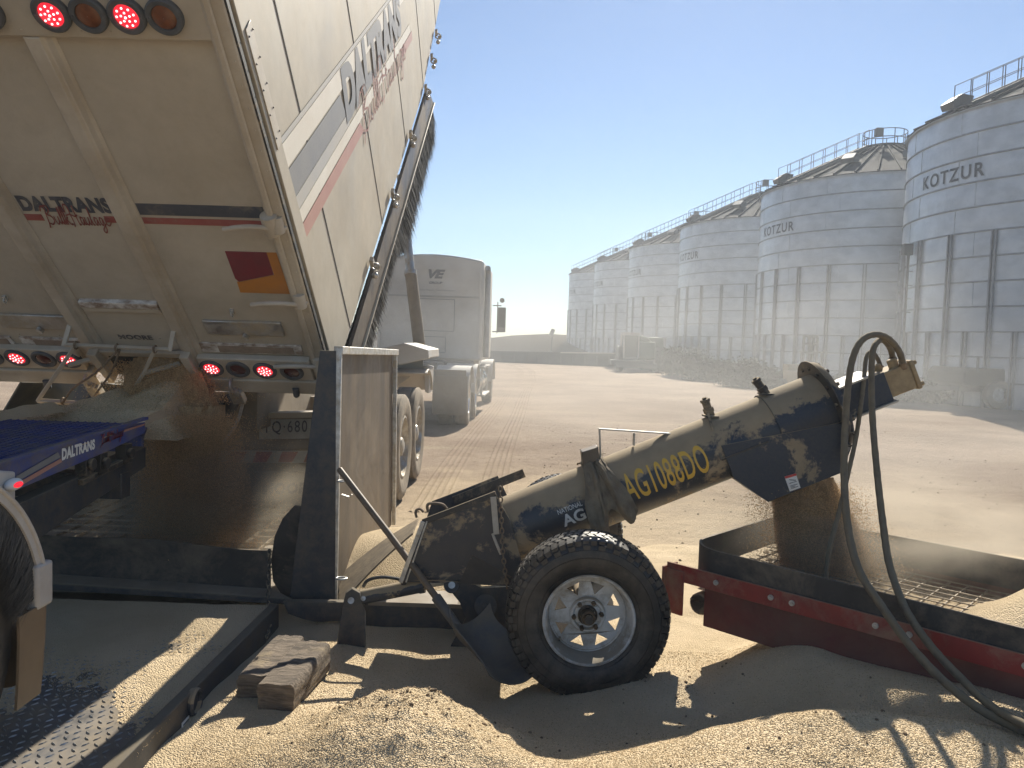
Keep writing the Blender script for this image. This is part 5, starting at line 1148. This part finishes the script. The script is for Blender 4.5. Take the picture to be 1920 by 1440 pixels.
for y in (-1.9, -.55, 3.9):
    for x in ((-.17, -.50, -CW+.17) if y < 3 else (-.17, -CW+.17)):
        c = TM @ Vector((x, y, .52)); tyre_pair(c, .52, .27, tk)
for y, wg, sp in ((-1.9, .66, 150), (-.55, .66, 150), (3.9, .45, 170)):
    b = MB(); b.sheet(lambda u, v: Vector((-wg+wg*v, y-math.cos(R_(5+sp*u))*.61, .54+math.sin(R_(5+sp*u))*.61)), 16, 2, .018); tp_(b, "mudguard", 'truckw', tk)
for x in (-.34, -CW+.34): b = MB(); b.box((x, -2.56, .62), (.66, .02, .74)); tp_(b, "mud_flap", 'grime', tk, bevel=.004)
b = MB(); b.box((-CW/2, -2.5, .95), (CW-.1, .05, .3)); tp_(b, "rear_crossmember", 'grime', tk, bevel=.004)
b = MB(); b.cyl((-.32, .25, .72), (-.32, 2.2, .72), .30, 26); 
for y in (.5, 1.2, 1.9): b.cyl((-.32, y-.03, .72), (-.32, y+.03, .72), .312, 26)
tp_(b, "fuel_tank", 'chrome', tk, bevel=.005)
b = MB(); b.box((-.05, 1.2, .42), (.22, 1.5, .04)); b.box((-.05, 1.2, 1.06), (.22, 1.7, .04))
for y in (.5, 1.9): b.box((-.02, y, .74), (.05, .04, .62))
tp_(b, "steps", 'truckw', tk, bevel=.004)

# ------------------------------------------------------------------ silos
SR, SH = 5.95, 9.85; BH = SH/12
def build_silo():
    s = thing("silo", "silo", "silo", (0, 0, 0), "steel grain silos in a row")
    prof = [(SR-.03, 0)]
    for i in range(12):
        z = BH*i; prof += [(SR, z+.02), (SR, z+BH*.25), (SR+.012, z+BH*.5), (SR, z+BH*.75), (SR, z+BH-.02)]
    prof += [(SR, SH), (SR+.10, SH+.01), (SR+.10, SH-.05)]
    b = MB(); b.lathe(prof, (0, 0, 0), (0, 0, 1), 120)
    for i in range(12):                       # vertical sheet laps, staggered from band to band
        for k in range(14):
            a = 2*math.pi*(k+.5*(i % 2)+.13*math.sin(i*3))/14; c = Vector((math.cos(a), math.sin(a), 0)); b.bar(c*(SR+.006)+Vector((0, 0, BH*i+.05)), c*(SR+.006)+Vector((0, 0, BH*(i+1)-.05)), .05, .022, c)
    wall = b.build("wall", 'silo', s, ang=40)
    b = MB()
    for i in range(1, 12):
        z = BH*i; b.lathe([(SR+.005, z-.028), (SR+.045, z-.022), (SR+.045, z+.022), (SR+.005, z+.028)], (0, 0, 0), (0, 0, 1), 96)
    b.build("hoops", 'siloring', wall)
    b = MB()
    for k in range(24):
        for da in (-.010, .010):
            a = 2*math.pi*k/24+da; c = Vector((math.cos(a), math.sin(a), 0)); b.bar(c*(SR+.055)+Vector((0, 0, 0)), c*(SR+.055)+Vector((0, 0, BH*7)), .045, .09, (math.cos(a), math.sin(a), 0))
        for da in (-.010, .010):
            a = 2*math.pi*(k+.5)/24+da; c = Vector((math.cos(a), math.sin(a), 0)); b.bar(c*(SR+.055), c*(SR+.055)+Vector((0, 0, BH*3)), .045, .09, (math.cos(a), math.sin(a), 0))
    b.build("stiffeners", 'siloring', wall)
    RA = 2.3; n = 40; vs = []; fs = []
    b = MB(); prof = [(SR+.12, SH-.02), (SR+.12, SH+.02), (1.05, SH+RA), (1.0, SH+RA+.12), (.0, SH+RA+.2)]
    b.lathe(prof, (0, 0, 0), (0, 0, 1), 80); roof = b.build("roof", 'siloroof', s, ang=25)
    b = MB()
    for k in range(n):
        a = 2*math.pi*k/n; c = Vector((math.cos(a), math.sin(a), 0)); b.bar(c*(SR+.12)+Vector((0, 0, SH+.06)), c*1.1+Vector((0, 0, SH+RA+.03)), .05, .09)
    b.build("roof_ribs", 'siloroof', roof)
    ta = R_(197); tc_ = Vector((math.cos(ta), math.sin(ta), 0)); tt = Vector((-tc_.y, tc_.x, 0))   # walkway up the roof slope
    b = MB(); q0 = tc_*(SR+.1)+Vector((0, 0, SH+.10)); q1 = tc_*1.3+Vector((0, 0, SH+RA+.05))
    for s_ in (-.35, .35):
        b.bar(q0+tt*s_, q1+tt*s_, .05, .12)
        for h_ in (.4, .8): b.tube([q0+tt*s_+Vector((0, 0, h_)), q1+tt*s_+Vector((0, 0, h_))], .014, 6)
        for k in range(8): p = q0.lerp(q1, k/7)+tt*s_; b.tube([p, p+Vector((0, 0, .8))], .016, 6)
    for k in range(24): p = q0.lerp(q1, (k+.5)/24); b.box(tuple(p), (.16, .7, .03), ) if False else b.bar(p-tt*.34, p+tt*.34, .16, .03)
    b.build("roof_walkway", 'rail', s)
    b = MB()
    zt = SH+RA+.10
    b.lathe([(1.12, zt), (1.12, zt+.05), (.9, zt+.05), (.9, zt)], (0, 0, 0), (0, 0, 1), 40, True)
    for h_ in (.4, .8): b.ring((0, 0, zt+h_), (0, 0, 1), 1.05, .022, 40, 6)
    for k in range(12): a = 2*math.pi*k/12; b.tube([(1.05*math.cos(a), 1.05*math.sin(a), zt), (1.05*math.cos(a), 1.05*math.sin(a), zt+.8)], .022, 6)
    b.build("peak_railing", 'rail', s)
    b = MB(); b.box((-.7, -.8, zt+.62), (.35, .3, .4)); b.build("floodlight", 'rail', s, bevel=.02)
    for a, rr in ((188, 5.45), (225, 4.2), (262, 4.0), (300, 3.8)):
        a = R_(a); c = Vector((math.cos(a), math.sin(a), 0)); t_ = Vector((-c.y, c.x, 0)); zz = SH+RA*(SR+.12-rr)/(SR-.93)
        pr_ = [c*(rr+.35)+Vector((0, 0, zz+.0)), c*(rr+.45)+Vector((0, 0, zz+.20)), c*(rr+.05)+Vector((0, 0, zz+.50)), c*(rr-.40)+Vector((0, 0, zz+.46)), c*(rr-.3)+Vector((0, 0, zz+.15))]
        MB().prism([p-t_*.3 for p in pr_], t_*.6).build("roof_vent", 'rail', s, bevel=.02)
    z0 = BH*9.18; ang0 = R_(TEXTA); wd = 2.75
    lettering('KOT', lambda x, y: (lambda a: Vector((math.cos(a)*(SR+.025), math.sin(a)*(SR+.025), z0+.47*y)))(ang0+wd/SR*(x-.5)), 'silotext', s)
    return s
T0 = Vector((15.2, 30.6, 0)); STEP = Vector((-1.65, 12.5, 0))
vd = Vector((T0.x, T0.y, 0)).normalized(); C0 = T0+Vector((vd.y, -vd.x, 0))*SR
# lettering faces the yard: find where the ray through it meets the nearest silo
d = ray(1780, 322); ox = CAM-C0; A = d.x**2+d.y**2; B = d.x*ox.x+d.y*ox.y; Cc = ox.x**2+ox.y**2-SR**2; t = (-B-math.sqrt(max(0, B*B-A*Cc)))/A
hit = CAM+d*t-C0; TEXTA = math.degrees(math.atan2(hit.y, hit.x)); print("KOT angle", TEXTA, "z", (CAM+d*t).z, "C0", C0)
sil = build_silo()
SL_ = ["nearest and largest silo at the right edge, its top cut off by the frame", "second nearest silo, with the forklift mast in front of it", "third nearest silo, its right side tucked behind the second",
       "fourth silo along the row, beside the green cab machine", "fifth silo along, narrow in the distance", "farthest silo at the left end of the row above the grain bunker"]
for i in range(6):
    o = sil if i == 0 else copy_tree(sil)
    o.location = C0+STEP*i+Vector((0, 0, -.05*i)); o['label'] = SL_[i]
# floodlights standing on tall poles by the silos
def pole(px, py, Y, label, hgt=None):
    p = PY(px, py, Y); t = thing("floodlight_pole", label, "floodlight", (p.x, p.y, 0), "floodlights by the silos")
    b = MB(); b.tube([(p.x, p.y, 0), (p.x, p.y, p.z-.2)], .05, 8)
    for k in range(4): z = p.z-.8-k*.5; b.box((p.x+.08, p.y, z), (.25, .04, .03))
    b.build("pole", 'rail', t); b = MB(); b.box((p.x-.05, p.y, p.z), (.36, .22, .42), IDM); b.build("lamp_head", 'rail', t, bevel=.03)
pole(1704, 468, 28.5, "floodlight on a thin pole in front of the nearest silo")
pole(1184, 568, 66, "small floodlight on a pole between the third and fourth silos")
pole(1076, 590, 92, "tiny floodlight pole at the left edge of the farthest silo")

# ------------------------------------------------------------------ bunker, machines, shrubs beyond the yard
b = MB(); Pm = []
for px, py in ((925, 633), (960, 629), (1000, 627), (1030, 626), (1080, 629), (1180, 634), (1260, 640)): Pm.append(PY(px, py, 100))
x0 = PY(600, 640, 100).x; top = [Vector((x0, 100, 1.9))]+Pm+[Vector((Pm[-1].x+4, 100, 1.2))]
def mnd(u, v):
    t = u*(len(top)-1); i = min(int(t), len(top)-2); p = top[i].lerp(top[i+1], t-i); y = 84+32*v; s = math.sin(math.pi*v)**.6
    return Vector((p.x*(y/100 if v < .5 else 1), y, -.3+(p.z+.3)*s))
b.grid(mnd, 40, 14); o = b.build("grain_bunker", 'tarp'); tag(o, "long low grain bunker under tan tarpaulin on the horizon", "grain bunker")
b = MB(); a0 = PZ(905, 676, 0); a1 = PZ(1215, 690, 0)
YBk = 62
b = MB(); q0 = PY(760, 655, YBk); q1 = PY(1260, 664, 56)
b.prism([(q0.x, YBk, 0), (q1.x, 56, 0), (q1.x, 56, q1.z), (q0.x, YBk, q0.z)], (0, .4, 0)); bw = b.build("bunker_wall", 'bunker'); tag(bw, "low dark retaining wall running in front of the grain bunker", "wall")
b = MB()
for i in range(24): t = i/23; p = Vector((q0.x, YBk, 0)).lerp(Vector((q1.x, 56, 0)), t); b.box((p.x, p.y-.12, q0.z*.5), (.12, .2, q0.z*.95))
b.build("wall_posts", 'bunker', bw)
b = MB(); b.prism([(PY(1050, 660, 58).x, 57.4, PY(1050, 660, 58).z), (PY(1165, 662, 57).x, 56.4, PY(1165, 661, 57).z), (PY(1165, 662, 57).x, 56.4, PY(1165, 663, 57).z), (PY(1050, 662, 58).x, 57.4, PY(1050, 662, 58).z)], (0, .1, 0)); b.build("top_rail", 'mountw', bw)
p = PY(1035, 624, 84); t = thing("roadside_sign", "small pale tilted board standing up from the bunker", "sign", (p.x, 84, 0)); b = MB(); b.bar((p.x-.05, 84, 0), (p.x+.05, 84, p.z), .08, .08); b.build("post", 'rail', t)
b = MB(); b.bar(p+Vector((-.15, -.1, -.35)), p+Vector((.15, -.1, .4)), .45, .06, (0, 1, 0)); b.build("board", 'mountw', t)

def foliage(cx, cy, z0, rx, ry, rz, n, size, seed, low=False):
    r = np.random.default_rng(seed); k = max(5, int(n/260)); cen = r.normal(size=(k, 3))*.5; cen[:, 2] = np.abs(cen[:, 2]) if low else cen[:, 2]
    w_ = r.integers(0, k, n); P = cen[w_]*np.array([rx, ry, rz*.8])+r.normal(size=(n, 3))*np.array([rx, ry, rz])*.28
    P[:, 2] = np.abs(P[:, 2]) if low else P[:, 2]; P += np.array([cx, cy, z0])
    a = r.normal(size=(n, 3)); a /= np.linalg.norm(a, axis=1, keepdims=True); c = np.cross(a, r.normal(size=(n, 3))); c /= np.linalg.norm(c, axis=1, keepdims=True)
    s = size*(.6+.8*r.random(n))[:, None]; V = np.stack([P-a*s, P+c*s*.55, P+a*s, P-c*s*.55], 1).reshape(-1, 3)
    return V
def leaf_mesh(V, name, m, parent):
    n = len(V)//4; me = bpy.data.meshes.new(name); me.from_pydata(V.tolist(), [], [(4*i, 4*i+1, 4*i+2, 4*i+3) for i in range(n)]); me.materials.append(M[m])
    o = bpy.data.objects.new(name, me); COL.objects.link(o)
    if parent is not None: adopt(o, parent)
    return o
def shrub(px, py0, py1, wpx, Y, label, seed, tree=False):
    c = PY(px, (py0+py1)/2, Y); top = PY(px, py0, Y).z; hw = wpx/2/FPX*Y
    t = thing("tree" if tree else "shrub", label, "tree" if tree else "shrub", (c.x, Y, 0), "trees far behind the trailer" if tree else "dusty shrubs along the foot of the silos")
    b = MB()
    for k in range(5): a = k*1.3; b.tube([(c.x, Y, -.1), (c.x+math.cos(a)*hw*.25, Y+math.sin(a)*hw*.25, top*.4), (c.x+math.cos(a)*hw*.5, Y+math.sin(a)*hw*.5, top*.75)], .05*top/2, 6, True, .015)
    b.build("stems" if not tree else "trunk", 'bark', t)
    leaf_mesh(foliage(c.x, Y, top*.42 if not tree else top*.6, hw, hw*.8, top*(.42 if not tree else .36), 6500 if not tree else 3000, .055 if Y < 45 else .13, seed), "crown", 'foliage', t)
sh_ = [(1235, 650, 700, 60, 52, "low shrub just right of the green cab machine"), (1290, 655, 715, 80, 44, "bushy shrub below the fourth silo"), (1350, 668, 725, 90, 38, "broad dark shrub below the third silo"),
       (1405, 672, 735, 90, 33, "dark shrub at the gap between the third and second silos"), (1470, 695, 745, 70, 31, "low scrub left of the forklift"), (1585, 702, 752, 80, 29, "low scrub right of the forklift"),
       (1650, 700, 758, 90, 28, "shrub in the gap between the two nearest silos"), (1735, 705, 768, 90, 27, "shrub left of the parked trailer at the right"), (1905, 690, 772, 70, 29, "shrub behind the parked trailer at the right edge")]
for i, (px, a, c, wp, Y, lb_) in enumerate(sh_): shrub(px, a, c, wp, Y, lb_, 100+i)
tr_ = [(668, 615, 655, 30, 120, "leftmost of the three far trees beside the raised trailer"), (688, 620, 655, 30, 115, "middle of the three far trees beside the raised trailer"), (702, 622, 655, 24, 110, "rightmost of the three far trees, against the truck cab")]
for i, (px, a, c, wp, Y, lb_) in enumerate(tr_): shrub(px, a, c, wp, Y, lb_, 200+i, True)

def simple_wheels(b, pts, r, wd):
    for x, y in pts: b.cyl((x-wd/2, y, r), (x+wd/2, y, r), r, 24)
# green cab machine
c = PZ(1190, 694, 0); YM = 49; c = Vector((PY(1190, 690, YM).x, YM, 0)); k = YM/FPX
hv = thing("harvester", "dark green harvesting machine with a white framed glass cab", "harvester", tuple(c))
zb, zt2 = PY(1190, 672, YM).z, PY(1190, 628, YM).z; x0, x1 = PY(1167, 650, YM).x, PY(1194, 650, YM).x
b = MB(); b.box(((x0+x1)/2, YM, (zb+zt2)/2), (x1-x0-.1, 1.3, zt2-zb-.1)); b.build("cab_glass", 'glass', hv)
b = MB()
for x in (x0, x1):
    for y in (YM-.68, YM+.68): b.bar((x, y, zb), (x, y, zt2), .09, .09)
for z in (zb, zt2): b.box(((x0+x1)/2, YM-.7, z), (x1-x0, .1, .12)); b.box(((x0+x1)/2, YM+.7, z), (x1-x0, .1, .12))
b.box(((x0+x1)/2, YM, zt2+.08), (x1-x0+.15, 1.5, .12)); b.build("cab_frame", 'truckw', hv)
b = MB(); b.box((x1+.55, YM+.8, 1.35), (1.1, 2.6, 1.1)); b.box((x1+1.1, YM+2, 1.6), (1.3, 3.4, 1.2)); b.prism([(x1+.1, YM-.3, 1.9), (x1+.9, YM-.3, 1.9), (x1+.6, YM-.3, 2.2), (x1+.1, YM-.3, 2.3)], (0, 1.5, 0)); b.build("engine_body", 'green', hv, bevel=.06)
b = MB(); b.box(((x0+x1)/2, YM-1.0, .55), (2.6, .9, .35)); b.bar((x0-.6, YM-1.6, .4), (x1+1.4, YM-1.6, .4), .3, .3); b.build("header", 'rail', hv, bevel=.04)
for x, y, r in ((x0-.1, YM+.2, .8), (x1+1.3, YM+.2, .8), (x0+.2, YM+3.2, .5), (x1+1.3, YM+3.4, .5)):
    b = MB(); b.cyl((x-.2, y, r), (x+.2, y, r), r, 28); b.build("wheel", 'tyre', hv, bevel=.05)
# forklift / telescopic loader
YF = 27.0; c = PY(1522, 690, YF); fk = thing("forklift", "dusty forklift with a tall dark mast parked before the second silo", "forklift", (c.x, YF, 0))
fx = lambda px: PY(px, 660, YF).x; fz = lambda py: PY(1522, py, YF).z
b = MB()
for px in (1502, 1512, 1520, 1527): b.bar((fx(px), YF-.2, .1), (fx(px), YF-.2, fz(631)), .07, .09, (0, 1, 0))
for py in (631, 645, 662, 680): b.box((fx(1514), YF-.2, fz(py)), (fx(1528)-fx(1500), .08, .07))
b.cyl((fx(1516), YF-.1, .3), (fx(1516), YF-.1, fz(640)), .05, 10); b.build("mast", 'rail', fk)
b = MB()
for px in (1527, 1545):
    for y in (YF+.2, YF+1.2): b.bar((fx(px), y, .8), (fx(px), y, fz(660)), .06, .06)
b.box((fx(1536), YF+.7, fz(660)), (fx(1548)-fx(1525), 1.2, .06)); b.tube([(fx(1536), YF+.5, fz(660)), (fx(1536), YF+.5, fz(654))], .03, 8); b.build("overhead_guard", 'rail', fk)
b = MB(); b.box((fx(1530), YF+1.0, .62), (.95, 1.7, .6)); b.box((fx(1530), YF+1.7, .95), (.9, .6, .4)); b.box((fx(1532), YF+.8, 1.05), (.45, .4, .35)); b.build("body", 'motor', fk, bevel=.05)
b = MB()
for px in (1508, 1520): b.box((fx(px), YF-.75, .15), (.12, 1.1, .04))
b.build("forks", 'rail', fk)
for x in (fx(1530)-.5, fx(1530)+.5):
    for y in (YF+.3, YF+1.6): b = MB(); b.cyl((x-.12, y, .3), (x+.12, y, .3), .3, 22); b.build("wheel", 'tyre', fk, bevel=.03)
# parked flat-topped trailer at the right edge
YP = 24.5; pt = thing("parked_trailer", "dark parked trailer with a flat top at the right edge below the nearest silo", "trailer", (PY(1890, 750, YP).x, YP, 0))
xa, xb_ = PY(1808, 700, YP).x, PY(1808, 700, YP).x+6.5; z1_, z0_ = PY(1860, 691, YP).z, PY(1860, 727, YP).z
b = MB(); b.prism([(xa, YP, z0_+.1), (xa+.2, YP, z0_), (xb_, YP, z0_), (xb_, YP, z1_), (xa+.15, YP, z1_), (xa, YP, z1_-.15)], (0, 2.2, 0)); bd_ = b.build("load_body", 'bunker', pt, bevel=.05)
b = MB(); b.box(((xa+xb_)/2, YP+1.1, z0_-.08), (xb_-xa-.3, 1.2, .16)); b.bar((xa+.2, YP+1.1, z0_-.1), (xa-1.2, YP+1.1, .5), .12, .12); b.box((xa+.4, YP-.02, z1_+.12), (.06, .06, .5)); b.build("chassis", 'rail', pt)
for px in (1869, 1905):
    x = PY(px, 745, YP).x
    for y in (YP-.05, YP+2.0):
        b = MB(); b.lathe([(.25, -.13), (.44, -.12), (.46, 0), (.44, .12), (.25, .13)], (x, y, .46), (0, -1, 0), 30, True); wv2 = b.build("wheel", 'tyred', pt)
        b = MB(); b.lathe([(.25, .10), (.2, .03), (.08, .06), (.001, .07)], (x, y, .46), (0, -1, 0), 24); b.build("rim", 'rim', wv2)
# ------------------------------------------------------------------ dust and haze
def vol_mat(name, col, dens, aniso, cloud=None):
    m = bpy.data.materials.new(name); m.use_nodes = True; T = m.node_tree; N = T.nodes; L = T.links; N.remove(N["Principled BSDF"])
    v = N.new("ShaderNodeVolumePrincipled"); v.inputs["Color"].default_value = (*col, 1); v.inputs["Density"].default_value = dens; v.inputs["Anisotropy"].default_value = aniso
    L.new(v.outputs[0], N["Material Output"].inputs["Volume"])
    if cloud:
        tc = N.new("ShaderNodeTexCoord"); sc, thr = cloud
        vm = N.new("ShaderNodeVectorMath"); vm.operation = 'LENGTH'; L.new(tc.outputs["Object"], vm.inputs[0])
        r = N.new("ShaderNodeMapRange"); r.inputs[1].default_value = 1.0; r.inputs[2].default_value = 0.15; r.interpolation_type = 'SMOOTHSTEP'; L.new(vm.outputs["Value"], r.inputs[0])
        n = N.new("ShaderNodeTexNoise"); n.inputs["Scale"].default_value = sc; n.inputs["Detail"].default_value = 4; n.inputs["Distortion"].default_value = .6; L.new(tc.outputs["Object"], n.inputs["Vector"])
        r2 = N.new("ShaderNodeMapRange"); r2.inputs[1].default_value = thr; r2.inputs[2].default_value = thr+.3; r2.inputs[4].default_value = 1.0; L.new(n.outputs["Fac"], r2.inputs[0])
        a = N.new("ShaderNodeMath"); a.operation = 'MULTIPLY'; L.new(r.outputs[0], a.inputs[0]); L.new(r2.outputs[0], a.inputs[1])
        c2 = N.new("ShaderNodeMath"); c2.operation = 'MULTIPLY'; c2.inputs[1].default_value = dens; L.new(a.outputs[0], c2.inputs[0]); L.new(c2.outputs[0], v.inputs["Density"])
    return m
b = MB(); b.box((5, 60, 11.2), (150, 150, 24.6))
hz = b.build("haze", vol_mat("haze_air", (.76, .83, .92), .0023, .35), smooth=False); tag(hz, "pale dusty air hanging over the whole yard", "haze", kind='stuff')
def dust(c, r, dens, label, sc=2.2, thr=.38, aniso=.45, col=None):
    col = (.93, .82, .66) if dens > .5 else (.90, .88, .84)
    bm = bmesh.new(); bmesh.ops.create_icosphere(bm, subdivisions=3, radius=1.0); me = bpy.data.meshes.new("dust_cloud"); bm.to_mesh(me); bm.free()
    me.materials.append(vol_mat("dust_air", col, dens, aniso, (sc, thr))); o = bpy.data.objects.new("dust_cloud", me); COL.objects.link(o); o.location = c; o.scale = r
    return tag(o, label, "dust", kind='stuff')
dust((-1.90, 4.72, .62), (1.05, .6, .60), 2.6, "dust cloud boiling up in the hopper pit below the blue deck")
dust((1.95, 4.0, .72), (1.45, .85, .45), 2.4, "dust cloud rising around the wheat falling into the red hopper")
dust((13, 22, 2.2), (13, 7, 4.2), .05, "thin veil of dust drifting before the nearer silos", 2.0, .35, .2)
dust((1.5, 13.5, 1.6), (6.5, 6.0, 2.8), .085, "pale dust drifting over the yard beside the truck wheels", 1.6, .36, .3)
dust((5.0, 8.5, 1.0), (5.0, 3.2, 1.5), .12, "low dust hanging over the yard behind the auger spout", 1.8, .38, .3)
